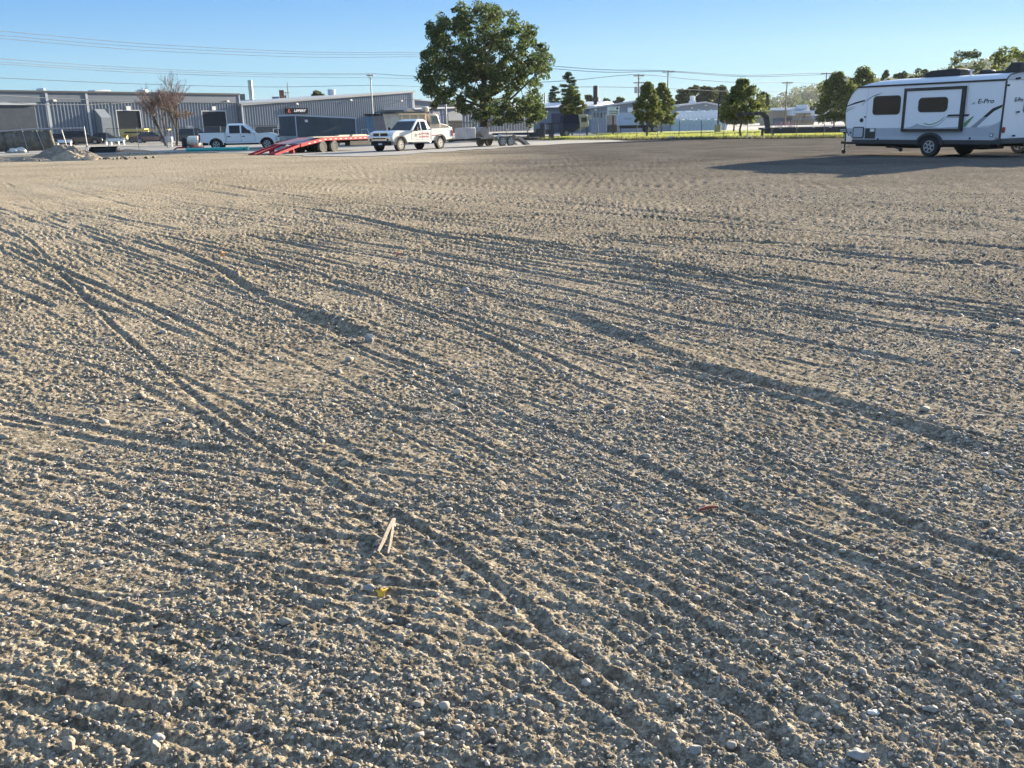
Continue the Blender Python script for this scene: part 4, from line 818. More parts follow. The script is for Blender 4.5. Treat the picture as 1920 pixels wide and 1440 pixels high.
for y in (0.02, Wt-.62):
    q = MB(); q.prism([(0, 0), (.25, 0), (2.35, .46), (2.35, .61), (0, .07)], y, y+.08); q.prism([(0, 0), (.25, 0), (2.35, .46), (2.35, .61), (0, .07)], y+.52, y+.60)
    for k in range(10): x = .15+k*.22; zc_ = .05+x*.215; q.box((x-.03, y+.081, zc_-.03), (x+.09, y+.519, zc_+.03))
    q.box((1.7, y+.1, .0), (1.8, y+.5, .34)); q.build('ramp', M_RED, tT)
q = MB(); q.box((3.6, .5, .55), (9.8, .62, .74)); q.box((3.6, Wt-.62, .55), (9.8, Wt-.5, .74)); q.box((3.3, .3, .52), (3.5, Wt-.3, .66)); q.build('frame', M_UNDER, tT)
q = MB(); q.box((7.1, .1, .35), (9.3, .55, .73)); q.build('tool_box', M_UNDER, tT, bevel=.03)
for x in (4.35, 5.45):
    for y, s in ((.10, -1), (Wt-.10, 1), (.40, -1), (Wt-.40, 1)): wheel(tT, x, y, .37, .22, s, M_DTYRE if y < .3 else M_TYRE, mat('rim dark', (.05, .05, .05), .6), 5)
q = MB(); q.box((9.9, Wt/2-.1, .7), (11.2, Wt/2+.1, .85)); q.build('tongue', M_RED, tT)
def world(t, p): return Matrix.Translation(t.location) @ Matrix.Rotation(t.rotation_euler[2], 4, 'Z') @ Vector(p)
for i, (x, y, l, lb) in enumerate(((3.7, .2, 2.4, 'pale plank lying across the rear end of the red trailer'), (6.3, .4, 1.6, 'short pale board in the middle of the red trailer deck'), (7.6, .3, 2.0, 'bright board stack near the front of the red trailer'))):
    q = MB(); q.box((0, 0, 0), (l, .3, .05)); q.box((.1, .32, 0), (l-.1, .6, .06)); q.box((.2, .1, .051), (l-.2, .4, .11)) if i else None
    o = q.build('board', mat('pale board', (.50, .46, .36), .8)); o.location = world(tT, (x, y, z1)); o.rotation_euler = (0, 0, rzT+.03*i); props(o, lb, 'board', 'boards on the red trailer')

# ------------------------------------------------------------------ grey enclosed trailer
a = at(553, 215, 76); a.z = 2.62; rg_ = math.radians(50); Lg = 6.3; b = Vector((0, 0, 2.34)); WT = 2.15
tQ = thing('enclosed_trailer', 'dark slate enclosed cargo trailer with white roof edge behind the red trailer', 'trailer', (a.x, a.y, 0), rg_)
M_SLATE = mat('slate trailer skin', (.085, .10, .112), .7, 0, .14, .8, spec=.1); xs = .0
q = MB(); q.prism([(0, .35), (Lg, .35), (Lg, b.z-.12), (0, a.z-.12)], 0, WT); q.build('body', M_SLATE, tQ, bevel=.03)
q = MB(); q.prism([(-.05, a.z-.118), (Lg+.05, b.z-.118), (Lg+.05, b.z), (-.05, a.z)], -.03, WT+.03); q.build('roof_edge', M_TRIM, tQ)
q = MB(); q.box((-.03, -.03, .36), (.05, -.002, a.z-.14)); q.build('panel_seam', M_TRIM, tQ); q = MB(); q.box((Lg-.06, -.025, .36), (Lg+.02, -.002, b.z-.13)); q.build('panel_seam', M_TRIM, tQ)
q = MB(); q.box((-.02, .06, .40), (-.002, WT-.06, .95)); q.build('stone_guard', mat('diamond plate', (.42, .46, .45), .35, .4, .15, 8), tQ)
q = MB(); q.box((xs+.9, -.12, a.z-.62), (xs+1.15, -.003, a.z-.42)); q.build('side_lamp', M_WHITE, tQ, bevel=.02)
for x in (Lg*.55, Lg*.65): wheel(tQ, x, .12, .36, .22, -1); wheel(tQ, x, WT-.12, .36, .22, 1)

# ------------------------------------------------------------------ dump truck
M_CREAM = mat('cream truck paint', (.66, .62, .55), .4, 0, .08, 1.5, coat=.3); p0 = gx(750, 96); rz_ = math.radians(47)
tD2 = thing('dump_truck', 'cream dump truck with dark tarp cover parked behind the lettered pickup', 'dump truck', p0, rz_); tD2.scale = (1.12, 1, 1); M_BED = mat('tan dump bed', (.70, .63, .52), .6, 0, .12, 1.5)
zT = zt(760, 208.5, 96)
q = MB(); q.prism([(-.25, zT-.18), (3.25, zT-.18), (3.25, 1.0), (0.1, 1.0)], 0, 2.3); bd = q.build('dump_bed', M_BED, tD2, bevel=.04)
q = MB()
for x in (0.15, 1.1, 2.1, 3.0): q.box((x, -.06, 1.05), (x+.12, -.002, zT-.19))
q.box((-.1, -.07, zT-.34), (3.25, -.003, zT-.20)); q.build('bed_ribs', M_BED, bd)
q = MB(); q.prism([(-.5, zT-.17), (3.2, zT-.17), (3.2, zT-.04), (1.5, zT-.02), (-.5, zT-.06)], -.04, 2.34); q.build('tarp', mat('dark tarp', (.03, .045, .055), .7), tD2)
q = MB(); q.prism([(1.0, zT-.02), (2.0, zT-.02), (1.7, zT+.10), (1.0, zT+.3)], .1, .6); q.build('tarp_flap', M_CREAM, tD2)
q = MB(); q.prism([(3.75, .75), (5.1, .75), (5.1, 1.75), (4.85, 2.55), (4.6, 2.72), (3.75, 2.72)], .1, 2.2); cb = q.build('cab', M_CREAM, tD2, bevel=.09, seg=3)
q = MB(); q.prism([(3.98, 1.72), (4.92, 1.72), (4.70, 2.45), (3.98, 2.5)], .075, .099); q.build('side_window', mat('sky lit glass', (.10, .16, .20), .08, spec=.8), cb)  # pale blue base colour stands for sky reflected in the pane
q = MB(); q.box((5.02, .3, 1.78), (5.06, 2.0, 2.4)); q.build('windscreen', M_GLASS, cb)
q = MB(); q.prism([(5.0, .7), (6.45, .7), (6.5, 1.35), (6.2, 1.55), (5.1, 1.78), (5.0, 1.78)], .25, 2.05); q.build('bonnet', M_CREAM, tD2, bevel=.09, seg=3)
q = MB(); q.lathe((3.5, .35, .9), [(.10, 0), (.10, 1.9), (.16, 1.95), (.16, 2.3), (0, 2.35)], 'z', 12); q.box((3.3, .1, 1.0), (3.7, .5, 1.9)); q.build('exhaust_stack', M_RUST, tD2)
q = MB(); q.cbox((3.45, .35, zT+.20), (.62, .5, .55)); q.build('air_cleaner', M_CREAM, tD2, bevel=.12)
q = MB(); q.box((0.3, .6, .55), (6.3, 1.7, .98)); q.build('chassis', M_UNDER, tD2)
for x in (1.0, 2.1, 5.75): wheel(tD2, x, .2, .50, .3, -1, M_DTYRE); wheel(tD2, x, 2.1, .50, .3, 1, M_DTYRE)

# roll-off bin, blue bin, machines
p0 = gx(700, 104); tR2 = thing('rolloff_bin', 'grey ribbed steel roll off bin behind the bonnet of the lettered pickup', 'dumpster', p0, math.radians(10)); zR = zt(715, 218, 104); M_BIN = mat('grey bin steel', (.24, .23, .26), .6, 0, .15, 2)
q = MB(); q.prism([(0, .3), (2.9, .3), (2.9, zR), (0, zR)], 0, .1); q.prism([(0, .3), (2.9, .3), (2.9, zR), (0, zR)], 2.2, 2.3); q.box((0, .101, .3), (.1, 2.199, zR)); q.box((2.8, .101, .3), (2.9, 2.199, zR)); q.box((.1, .1, .3), (2.8, 2.2, .4)); bb = q.build('body', M_BIN, tR2)
q = MB()
for x in (0, .72, 1.42, 2.12, 2.78): q.box((x, -.08, .3), (x+.12, -.002, zR))
for z in (.32, (zR+.3)/2, zR-.13): q.box((.0, -.10, z), (2.9, -.081, z+.12))
q.build('ribs', M_BIN, tR2); q = MB(); q.box((0.1, .1, zR+.004), (2.9, 2.2, zR+.12)); q.build('load', mat('bin load', (.15, .13, .12), .9, 0, .3, 4), tR2)
p0 = gx(687, 104); q = MB(); q.prism([(0, .1), (1.2, .1), (1.3, zt(690, 219, 104)), (0.05, zt(690, 218, 104))], 0, 1.8)
tb = thing('blue_tank', 'faded blue tank with dark lid left of the grey roll off bin', 'tank', p0, .15); q.build('body', mat('faded blue', (.12, .24, .36), .5, 0, .2, 2), tb, bevel=.08)
q = MB(); zz = zt(690, 218, 104); q.box((-.15, -.1, zz+.05), (1.5, 1.9, zz+.25)); q.build('lid', M_PLAST, tb, bevel=.03)
def machine(name, label, loc, rz, col, s=1.0, cat='machine'):
    t = thing(name, label, cat, loc, rz); m = mat('machine '+name, col, .5, 0, .15, 3)
    q = MB(); q.prism([(0, .45*s), (1.3*s, .45*s), (1.4*s, .8*s), (1.1*s, 1.1*s), (0, 1.15*s)], -.45*s, .45*s); q.build('body', m, t, bevel=.05)
    q = MB()
    for y in (-.5*s, .48*s): q.tube([(.1*s, y, 1.1*s), (.15*s, y, 1.8*s), (.9*s, y, 1.85*s), (1.15*s, y, 1.1*s)], .03*s, 6)
    q.build('roll_frame', M_WHITE, t)
    q = MB(); q.prism([(1.4*s, .5*s), (2.1*s, .15*s), (2.2*s, .3*s), (1.5*s, .75*s)], -.4*s, .4*s); q.build('boom', m, t)
    for x in (.25*s, 1.05*s):
        for y, sd in ((-.55*s, -1), (.55*s, 1)): wheel(t, x, y, .33*s, .2*s, sd, M_TYRE, m, 4)
    return t
machine('skid_loader', 'small machine with white roll frame and orange body left of the blue tank', gx(676, 95), .1, (.62, .33, .05), .72)
machine('yellow_loader', 'yellow loader between the white crew cab pickup and the slate trailer', gx(509, 84), .2, (.62, .44, .03), .85)
q = MB(); q.prism([(0, 0), (3.6, 0), (3.2, .5), (1.5, .62), (.4, .5)], 0, 1.8); o = q.build('scrap_heap', mat('dark scrap', (.05, .045, .04), .9, 0, .3, 4), bevel=.15); o.location = gx(681, 92, 0); props(o, 'low dark heap between the red trailer and the grey bin', 'heap')

# ------------------------------------------------------------------ small tandem trailer behind the lettered pickup
h0 = world(tRam, (-1.0, 0, 0)); wl = g(922, 274); dv = Vector((wl.x-h0.x, wl.y-h0.y, 0)); dv.normalize(); dv = (dv+Vector((.10, -.02, 0))).normalized()*1.0; rq = math.atan2(dv.y, dv.x)
dist = (Vector((wl.x, wl.y, 0))-Vector((h0.x, h0.y, 0))).dot(dv)
tS = thing('utility_trailer', 'grey tandem axle utility trailer hitched behind the lettered pickup', 'trailer', h0, rq); M_DUST = mat('dusty trailer steel', (.22, .21, .19), .7, 0, .2, 3)
Ls = dist+1.6; x0 = 2.0
q = MB(); q.box((x0, -1.0, .55), (Ls, -.9, .68)); q.box((x0, .9, .55), (Ls, 1.0, .68)); q.box((x0, -.899, .55), (x0+.1, .899, .68)); q.box((Ls-.1, -.899, .55), (Ls, .899, .68)); q.box((x0+.11, -.899, .60), (Ls-.11, .899, .64)); q.build('deck', M_DUST, tS)
q = MB(); q.tube([(0, 0, .5), (x0, -.9, .6)], .05, 6); q.tube([(0, 0, .5), (x0, .9, .6)], .05, 6); q.box((-.15, -.08, .42), (.2, .08, .56)); q.build('tongue', M_UNDER, tS)
q = MB(); q.box((.9, -.55, .58), (1.9, .55, 1.35)); q.build('front_box', mat('pale grey box', (.38, .37, .37), .6, 0, .1, 2), tS, bevel=.03)
for x in (dist-.42, dist+.42):
    for y, s in ((-1.14, -1), (1.14, 1)): wheel(tS, x, y, .36, .22, s, M_DTYRE, M_STEEL, 5)
for y in (-1.14, 1.14):
    q = MB(); P = [(dist-.95, .55), (dist-.88, .72), (dist-.6, .86), (dist+.6, .86), (dist+.88, .72), (dist+.95, .55)]; q.prism(P+[(a*.0+a-(.04 if a > dist else -.04), b-.04) for a, b in P[::-1]], y-.13, y+.13); q.build('fender', M_STEEL, tS)
q = MB(); q.prism([(Ls, .66), (Ls+.25, .62), (Ls+1.3, .02), (Ls+.9, .02), (Ls, .5)], -.85, -.45); q.prism([(Ls, .66), (Ls+.25, .62), (Ls+1.3, .02), (Ls+.9, .02), (Ls, .5)], .45, .85); q.build('ramp', M_DUST, tS)
q = MB(); q.lathe((x0+.9, 0, 1.0), [(.1, -.5), (.38, -.5), (.38, .5), (.1, .5)], 'y', 18); q.box((x0+.3, -.4, .65), (x0+1.5, .4, .8)); o = q.build('cable_drum', M_DUST, smooth=True); o.location = h0; o.rotation_euler = (0, 0, rq); props(o, 'dusty round drum carried at the front of the utility trailer', 'drum')

# ------------------------------------------------------------------ black gooseneck trailer and dark nose trailer beyond
def gooseneck(name, label, loc, rz, L, z, hang, mirror=1):
    t = thing(name, label, 'trailer', loc, rz); q = MB()
    q.box((0, 0, z-.16), (L, .15, z)); q.box((0, 2.25, z-.16), (L, 2.4, z)); q.box((0.01, .151, z-.06), (L-.01, 2.249, z-.01)); q.build('deck', M_BLACK, t)
    q = MB()
    for y in (.5, 1.8): q.box((.5, y, z-.5), (L*.95, y+.12, z-.161))
    for k in range(int(L/.9)): q.box((.4+k*.9, .2, z-.25), (.48+k*.9, 2.2, z-.161))
    q.build('frame', M_BLACK, t)
    for y in (.35, 1.9):       # neck arms
        q = MB(); q.prism([(.55, z+.002), (.95, z+.002), (.75, z+.95), (.35, z+1.3), (-1.6, z+1.3), (-1.6, z+1.05), (.15, z+1.05), (.35, z+.8)], y, y+.16); q.build('neck_arm', M_BLACK, t)
    q = MB(); q.box((-1.9, .9, z+1.0), (-1.4, 1.5, z+1.25)); q.box((-1.599, .511, z+1.06), (-1.45, 1.899, z+1.2)); q.lathe((-1.65, 1.2, z+.35), [(.06, 0), (.06, .66)], 'z', 10); q.build('coupler', M_BLACK, t)
    for x, y in ((.25, .1), (.25, 2.2), (1.1, .1)): q = MB(); q.box((x, y, .04), (x+.13, y+.13, z-.17)); q.box((x-.08, y-.08, 0), (x+.21, y+.21, .04)); q.build('landing_leg', M_BLACK, t)
    return t
pg = gx(1424, 80.5); tW = gooseneck('flatbed_trailer', 'long black gooseneck flatbed parked left of the travel trailer', pg, math.radians(-13), 9.6, .78, 0)
q = MB(); q.box((.9, .2, .32), (9.0, 1.9, .615)); q.build('side_boxes', mat('navy black steel', (.02, .022, .035), .5), tW)
q = MB()
for k in range(7): q.box((.3+k*1.35, -.012, .70), (.5+k*1.35, -.001, .74))
q.box((6.6, -.012, .47), (7.7, .195, .52)); q.box((6.6, -.012, .36), (7.3, .195, .40)); q.build('reflector_tape', M_REFL, tW)
for x in (7.4, 8.3): wheel(tW, x, 2.0, .36, .2, 1); 
q = MB()
rg = random.Random(5)
for k in range(26):
    x, y = rg.uniform(1.4, 3.0), rg.uniform(.3, 1.6); q.tube([(x, y, .80), (x+rg.uniform(-.2, .2), y+.2, 1.02+rg.uniform(0, .3))], .02, 5)
o = q.build('chain_pile', mat('faded red chain', (.35, .14, .16), .7)); o.location = pg; o.rotation_euler = (0, 0, math.radians(-13)); props(o, 'heap of faded red straps and chain on the black flatbed', 'chain')
pk = gx(948, 89.5); tK2 = thing('gooseneck_trailer', 'black low trailer with square upright neck frame beside the big tree', 'trailer', pk, math.radians(3)); zz = zt(1020, 231, 89)
q = MB(); q.box((-1.2, 0, .52), (3.4, 2.2, .70)); q.build('deck', M_BLACK, tK2); q = MB(); q.box((2.3, .1, .30), (3.4, 2.1, .519)); q.box((2.9, .2, .701), (3.3, 1.9, 1.05)); q.build('hitch_box', M_BLACK, tK2)
for x in (3.42, 4.3): q = MB(); [(q := MB()).box((x, y, .04), (x+.30, y+.35, zz-.13)).box((x-.06, y-.06, 0), (x+.36, y+.41, .039)).build('upright', M_BLACK, tK2) for y in (.1, 1.7)]
q = MB(); q.box((3.4, .08, zz-.129), (5.2, .47, zz)); q.box((3.4, 1.68, zz-.129), (5.2, 2.07, zz)); q.box((4.9, .471, zz-.12), (5.19, 1.679, zz-.01)); q.build('neck', M_BLACK, tK2)
q = MB(); q.box((3.4, .2, .50), (4.7, .4, .95)); q.build('cross_plate', M_BLACK, tK2)
# navy enclosed trailer with tan nose
pn = gx(1054, 106); rn = math.radians(8); tN = thing('nose_trailer', 'navy enclosed gooseneck trailer with tan window nose beyond the wire fence', 'trailer', pn, rn)
zN = zt(1070, 214, 106); q = MB(); q.prism([(-1.9, .55), (.9, .55), (1.6, .85), (1.9, .95), (2.0, zN-.05), (.2, zN), (-1.9, zN)], 0, 2.4)
q = MB(); q.prism([(0, .5), (1.3, .45), (2.05, .95), (1.85, zN-.02), (.25, zN)], 0, 2.2); q.build('body', mat('navy skin', (.012, .018, .045), .8, spec=.1), tN, bevel=.03)
q = MB(); q.prism([(2.06, 1.0), (3.0, 1.0), (3.1, 1.3), (2.9, zN-.05), (1.87, zN-.03)], .05, 2.15); ns = q.build('nose', mat('tan nose', (.42, .37, .29), .6), tN, bevel=.06)
q = MB(); q.box((2.2, .025, 1.55), (2.85, .049, 2.05)); q.build('window', M_GLASSD, ns)
q = MB(); q.prism([(2.05, .95), (2.9, .98), (1.35, .48)], .1, 2.1); q.build('gooseneck_floor', mat('tan under', (.25, .22, .17), .8), tN)
q = MB(); q.box((3.1, .4, zN-.6), (3.5, 1.8, zN-.1)); q.build('front_rack', M_STEEL, tN); q = MB(); q.box((3.0, .9, .1), (3.15, 1.1, .99)); q.build('landing_leg', M_BLACK, tN)
wheel(tN, .5, .1, .36, .22, -1); wheel(tN, .5, 2.1, .36, .22, 1)
# box truck body at the garage
p0 = gx(1161, 126); tX = thing('box_trailer', 'pale blue white box trailer parked beside the garage, left of the round trees', 'trailer', p0, .05); zX = zt(1170, 210.5, 126)
q = MB(); q.box((0, 0, 1.0), (5.2, 2.4, zX)); bx = q.build('body', mat('pale blue box', (.48, .56, .72), .45, 0, .04, 1), tX, bevel=.03); q = MB(); q.box((.0, -.03, zX-.1), (5.2, -.001, zX+.02)); q.box((-.03, -.03, 1.0), (.06, -.001, zX-.101)); q.build('edge_trim', M_TRIM, bx)
text_mesh('lettering', 'ENVISION', .24, mat('box letter', (.12, .16, .35), .6), bx, FM((1.15, -.006, zX-.85)), .003)
q = MB(); q.box((.3, .8, .6), (5, 1.6, .99)); q.box((.2, .2, 0), (.3, .3, .99)); q.build('chassis', M_UNDER, tX)
for x in (4.0, 4.9): wheel(tX, x, .2, .45, .25, -1); wheel(tX, x, 2.2, .45, .25, 1)

# ------------------------------------------------------------------ parked cars
def car(name, label, loc, rz, paint, L=4.6, H=1.45, suv=False):
    t = thing(name, label, 'car', loc, rz, 'cars parked along the warehouse'); W = 1.8; hw = .9; r = .33; af, ar_ = L*.80, L*.20; zb = .28; belt = .88 if not suv else 1.0; A = r*1.2
    prof = [(.05, zb), (ar_-A, zb)]+arch(ar_, A, 8, r)+[(ar_+A, zb), (af-A, zb)]+arch(af, A, 8, r)+[(af+A, zb), (L-.05, zb+.05), (L, .5), (L-.1, belt-.18), (L*.74, belt), (.12, belt+.02), (0, .6)]
    q = MB(); q.prism(prof, -hw, hw); body = q.build('body', paint, t, bevel=.07, seg=3); q = MB(); q.box((.2, -hw+.25, .2), (L-.2, hw-.25, .6)); q.build('chassis', M_UNDER, t)
    rb, rt0, rt1, rf = (.10 if suv else L*.10), (.35 if suv else L*.26), L*.55, L*.73
    V = [(rb, -hw+.06, belt+.02), (rf, -hw+.06, belt+.001), (rf, hw-.06, belt+.001), (rb, hw-.06, belt+.02), (rt0, -hw+.26, H), (rt1, -hw+.26, H), (rt1, hw-.26, H), (rt0, hw-.26, H)]
    q = MB(); q.add(V, [(3,2,1,0), (4,5,6,7), (0,1,5,4), (1,2,6,5), (2,3,7,6), (3,0,4,7)]); cab = q.build('cabin', M_GLASS, t, bevel=.05)
    q = MB(); q.box((rt0+.02, -hw+.28, H-.005), (rt1-.02, hw-.28, H+.03)); q.build('roof', paint, cab, bevel=.012)
    for s in (-1, 1):
        for x in (ar_, af): wheel(t, x, s*(hw-.1), r, .2, s, spokes=5)
        q = MB(); q.cbox((L-.08, s*.62, .62), (.12, .34, .14)); q.build('headlamp', M_CLEAR, t, bevel=.02); q = MB(); q.cbox((.05, s*.62, .72), (.1, .34, .14)); q.build('tail_lamp', M_REDL, t, bevel=.02)
    return t
for px, D, rz, col, suv, L, lb in ((36, 116, .55, (.02, .025, .05), False, 4.6, 'dark car at the far left, mostly behind the brown screening'), (78, 122, .75, (.03, .035, .06), False, 4.6, 'navy sedan behind the dirt pile'),
                          (113, 124, .35, (.02, .02, .022), True, 4.9, 'black wagon seen through the fence right of the dirt pile'), (162, 128, .15, (.025, .025, .03), False, 4.8, 'charcoal sedan behind the loader bucket'),
                          (249, 129, .05, (.11, .015, .02), False, 5.0, 'maroon sedan beside the yellow trailer'), (330, 118, .3, (.02, .023, .027), True, 4.9, 'black off roader left of the white crew cab pickup'),
                          (474, 105, .25, (.015, .017, .02), True, 4.8, 'black off roader just right of the white crew cab pickup bonnet'), (462, 128, .2, (.6, .62, .62), False, 4.7, 'white car whose roof shows over the white pickup bonnet')):
    car('parked_car', lb, gx(px, D), rz, mat('paint '+lb[:14], col, .3, coat=.6), L, 1.45 if not suv else 1.75, suv)
# yellow flat trailer / salt spreader
p0 = gx(223, 132); tY = thing('yellow_trailer', 'yellow steel work trailer parked left of the maroon sedan', 'trailer', p0, .05); M_YEL = mat('machine yellow', (.62, .47, .12), .5, 0, .08, 2)
q = MB(); q.box((0, 0, .5), (.35, 2, 1.9)); q.box((.351, 0, 1.1), (3.4, 2, 1.9)); q.build('body', M_YEL, tY, bevel=.03); q = MB(); q.box((.6, -.02, 1.30), (2.9, -.001, 1.52)); q.build('slot', M_UNDER, tY)
q = MB(); q.box((3.41, .2, 1.62), (6.5, 1.8, 1.78)); q.box((1.0, .2, .45), (3.2, 1.8, 1.09)); q.build('frame', M_YEL, tY); wheel(tY, 1.5, .05, .4, .25, -1); wheel(tY, 1.5, 1.95, .4, .25, 1)
def bench(px, D, lb):
    q = MB(); q.box((0, 0, .42), (1.7, .5, .52)); q.box((.02, .1, 0), (.14, .4, .418)); q.box((1.56, .1, 0), (1.68, .4, .418)); q.box((.0, .45, .521), (1.7, .5, .75))
    o = q.build('white_bench', M_WHITE, bevel=.015); o.location = gx(px, D); props(o, lb, 'bench', 'white benches by the road')
bench(100, 112, 'white slab bench just right of the dirt pile'); bench(192, 118, 'left one of the two white benches behind the fence post'); bench(201, 114, 'right one of the two white benches behind the fence post')
# ------------------------------------------------------------------ travel trailer
FR = Vector((15.1, 38.9, 0)); RR = Vector((18.8, 32.8, 0)); rzV = math.atan2(RR.y-FR.y, RR.x-FR.x)
V = thing('travel_trailer', 'white and grey travel trailer with brown framed slide out at the right edge', 'travel trailer', FR, rzV)
M_RV = mat('travel trailer skin', (.85, .85, .86), .38, 0, .015, .8, coat=.3); M_RVG = mat('light grey skin', (.44, .46, .49), .4, 0, .02, .8); M_BROWN = mat('brown slide frame', (.030, .025, .022), .45, 0, .05, 3)
M_TINT = mat('bronze tinted window', (.050, .034, .024), .25, 0, .1, 1, spec=.25); M_GREEN = mat('green stripe', (.20, .33, .14), .5); M_SKIRT = mat('dark skirt', (.045, .050, .052), .6); M_ROOFV = mat('rubber roof', (.55, .58, .62), .4, 0, .03, 1)
M_SILV = mat('silver stripe', (.30, .32, .35), .4)
WV = 2.44; zr = 2.74
nose = [(-.90, .64), (-1.08, .79), (-1.22, .98), (-1.33, 1.35), (-1.37, 1.77), (-1.29, 2.15), (-1.11, 2.47), (-.96, 2.62), (-.80, zr)]
q = MB(); q.prism(nose+[(5.52, zr), (5.49, .64)], 0, WV); body = q.build('body', M_RV, V, bevel=.012)
# crowned roof
ys = [0, .06, .16, .35, .65, 1.0, WV/2]; hs = [0, .09, .15, .20, .245, .27, .275]; ys2 = ys+[WV-y for y in ys[:-1][::-1]]; hs2 = hs+hs[:-1][::-1]
secs = [(-.84, .0), (-.70, .35), (-.45, .7), (-.1, .93), (.4, 1), (2.5, 1), (5.535, 1)]; vs = []; fs = []; n = len(ys2)
for x, k in secs: vs += [(x, y, zr+.004+h*k) for y, h in zip(ys2, hs2)]
for i in range(len(secs)-1):
    for j in range(n-1): fs.append((i*n+j, i*n+j+1, (i+1)*n+j+1, (i+1)*n+j))
fs.append(tuple((len(secs)-1)*n+j for j in range(n)))
q = MB(); q.add(vs, fs); rf = q.build('roof', M_ROOFV, V, smooth=True)
q = MB(); q.prism([(5.5, 0)], 0, 0) if 0 else None
q.box((-.86, -.03, zr-.03), (5.55, -.001, zr+.035)); q.box((-.86, WV+.001, zr-.03), (5.55, WV+.03, zr+.035)); q.box((5.521, -.03, .66), (5.56, .035, zr-.031)); q.box((5.521, WV-.035, .66), (5.56, WV+.03, zr-.031))
for j in range(n-1): q.prism([(ys2[j], zr+hs2[j]-.01), (ys2[j+1], zr+hs2[j+1]-.01), (ys2[j+1], zr+hs2[j+1]+.03), (ys2[j], zr+hs2[j]+.03)], 5.537, 5.57, ax='x')
for a, b in zip(nose[1:-1], nose[2:]): q.tube([(a[0]-.01, -.012, a[1]), (b[0]-.01, -.012, b[1])], .018, 6)
q.build('edge_trim', M_BLACK, V)
def decal(name, pts, m, off, th=.002, parent=body): q = MB(); q.prism(pts, -off-th, -off); return q.build(name, m, parent)
decal('grey_band', [(-1.27, 1.10), (5.49, 1.10), (5.48, .645), (-.89, .645), (-1.0, .74), (-1.2, .96)], M_RVG, .0005)
decal('lower_band', [(.25, .78), (5.48, .78), (5.48, .647), (.25, .647)], mat('mid grey skin', (.50, .52, .55), .4, 0, .02, .8), .0027)
q = MB(); q.box((-.95, .02, .48), (5.45, WV-.02, .638)); q.box((-.86, .0, .55), (2.15, .019, .637)); q.box((3.25, .0, .55), (5.46, .019, .637)); q.build('skirt', M_SKIRT, V)
q = MB(); q.prism([(5.2, .5), (5.62, .5), (5.62, .68), (5.52, .70), (5.2, .62)], -.02, WV+.02); q.build('rear_bumper', M_SKIRT, V, bevel=.02)
def rrect(x0, z0, x1, z1, r, n=5):
    P = []
    for cx, cz, a0 in ((x1-r, z1-r, 0), (x0+r, z1-r, 90), (x0+r, z0+r, 180), (x1-r, z0+r, 270)):
        for k in range(n+1): a = math.radians(a0+90*k/n); P.append((cx+r*math.cos(a), cz+r*math.sin(a)))
    return P
w1_ = decal('window', rrect(-.02, 1.62, 1.27, 2.36, .15), M_BLACK, .003, .014, V); decal('pane', rrect(.01, 1.65, 1.24, 2.33, .13), M_TINT, .0175, .003, w1_)
# slide-out room
q = MB(); q.box((1.56, -.10, 1.04), (3.98, -.004, 2.52)); so_ = q.build('slide_out', M_RV, V)
fo = [(1.47, .96, 4.05, 1.06), (1.47, 2.49, 4.05, 2.60), (1.47, 1.0601, 1.585, 2.4899), (3.93, 1.0601, 4.05, 2.4899)]
q = MB(); [q.box((a, -.125, b), (c, -.003, d)) for a, b, c, d in fo]; q.build('slide_frame', M_BROWN, so_)
w2_ = decal('window', rrect(2.14, 1.68, 3.40, 2.23, .16), M_BLACK, .1005, .012, V); decal('pane', rrect(2.17, 1.71, 3.37, 2.20, .14), M_TINT, .113, .003, w2_)
def curve_strip(pts, w0, w1, n=14):
    P = smooth_line([np.array(p, float) for p in pts], n); U = []; L = []
    for i, p in enumerate(P):
        t = P[min(i+1, len(P)-1)]-P[max(i-1, 0)]; t = t/np.linalg.norm(t); nn = np.array([-t[1], t[0]]); k = i/(len(P)-1); w_ = (w0+(w1-w0)*k)*min(1, 6*k+.1)*min(1, 6*(1-k)+.1)
        U.append(tuple(p+nn*w_/2)); L.append(tuple(p-nn*w_/2))
    return U+L[::-1]
O1 = .0035
decal('stripe', [(-1.34, 1.97), (-1.31, 2.02), (-.9, 2.15), (-.42, 2.24), (-.45, 2.17), (-.9, 2.08)], M_BROWN, O1)
decal('stripe', curve_strip([(-.58, 1.97), (-.42, 2.16), (-.05, 2.36), (.38, 2.47)], .015, .05), M_GREEN, O1); decal('stripe', curve_strip([(-.56, 2.02), (-.36, 2.21), (.05, 2.40), (.30, 2.45)], .012, .02), M_SILV, O1+.003)
decal('stripe', curve_strip([(-1.36, 1.86), (-1.15, 1.93), (-.85, 1.98)], .03, .01), M_SILV, O1); decal('stripe', curve_strip([(-1.37, 1.76), (-1.15, 1.86), (-.85, 1.92)], .04, .01), M_GREEN, O1)
so2 = .1005
decal('stripe', [(1.60, 1.10), (1.9, 1.14), (2.17, 1.27), (2.4, 1.16), (2.75, 1.12), (3.2, 1.10), (3.92, 1.13), (3.92, 1.06), (1.60, 1.06)], M_RVG, so2, .002, so_)
decal('stripe', curve_strip([(2.42, 1.27), (2.75, 1.22), (3.1, 1.33), (3.36, 1.54)], .05, .03), M_GREEN, so2+.003, .002, so_); decal('stripe', curve_strip([(2.3, 1.20), (2.7, 1.13), (3.1, 1.22), (3.42, 1.50)], .04, .02), M_SILV, so2+.003, .002, so_)
decal('stripe', [(3.40, 1.50), (3.925, 1.50), (3.925, 1.58), (3.47, 1.58)], M_BROWN, so2+.003, .002, so_); decal('stripe', [(3.38, 1.455), (3.925, 1.455), (3.925, 1.475), (3.40, 1.475)], M_SILV, so2+.006, .002, so_)
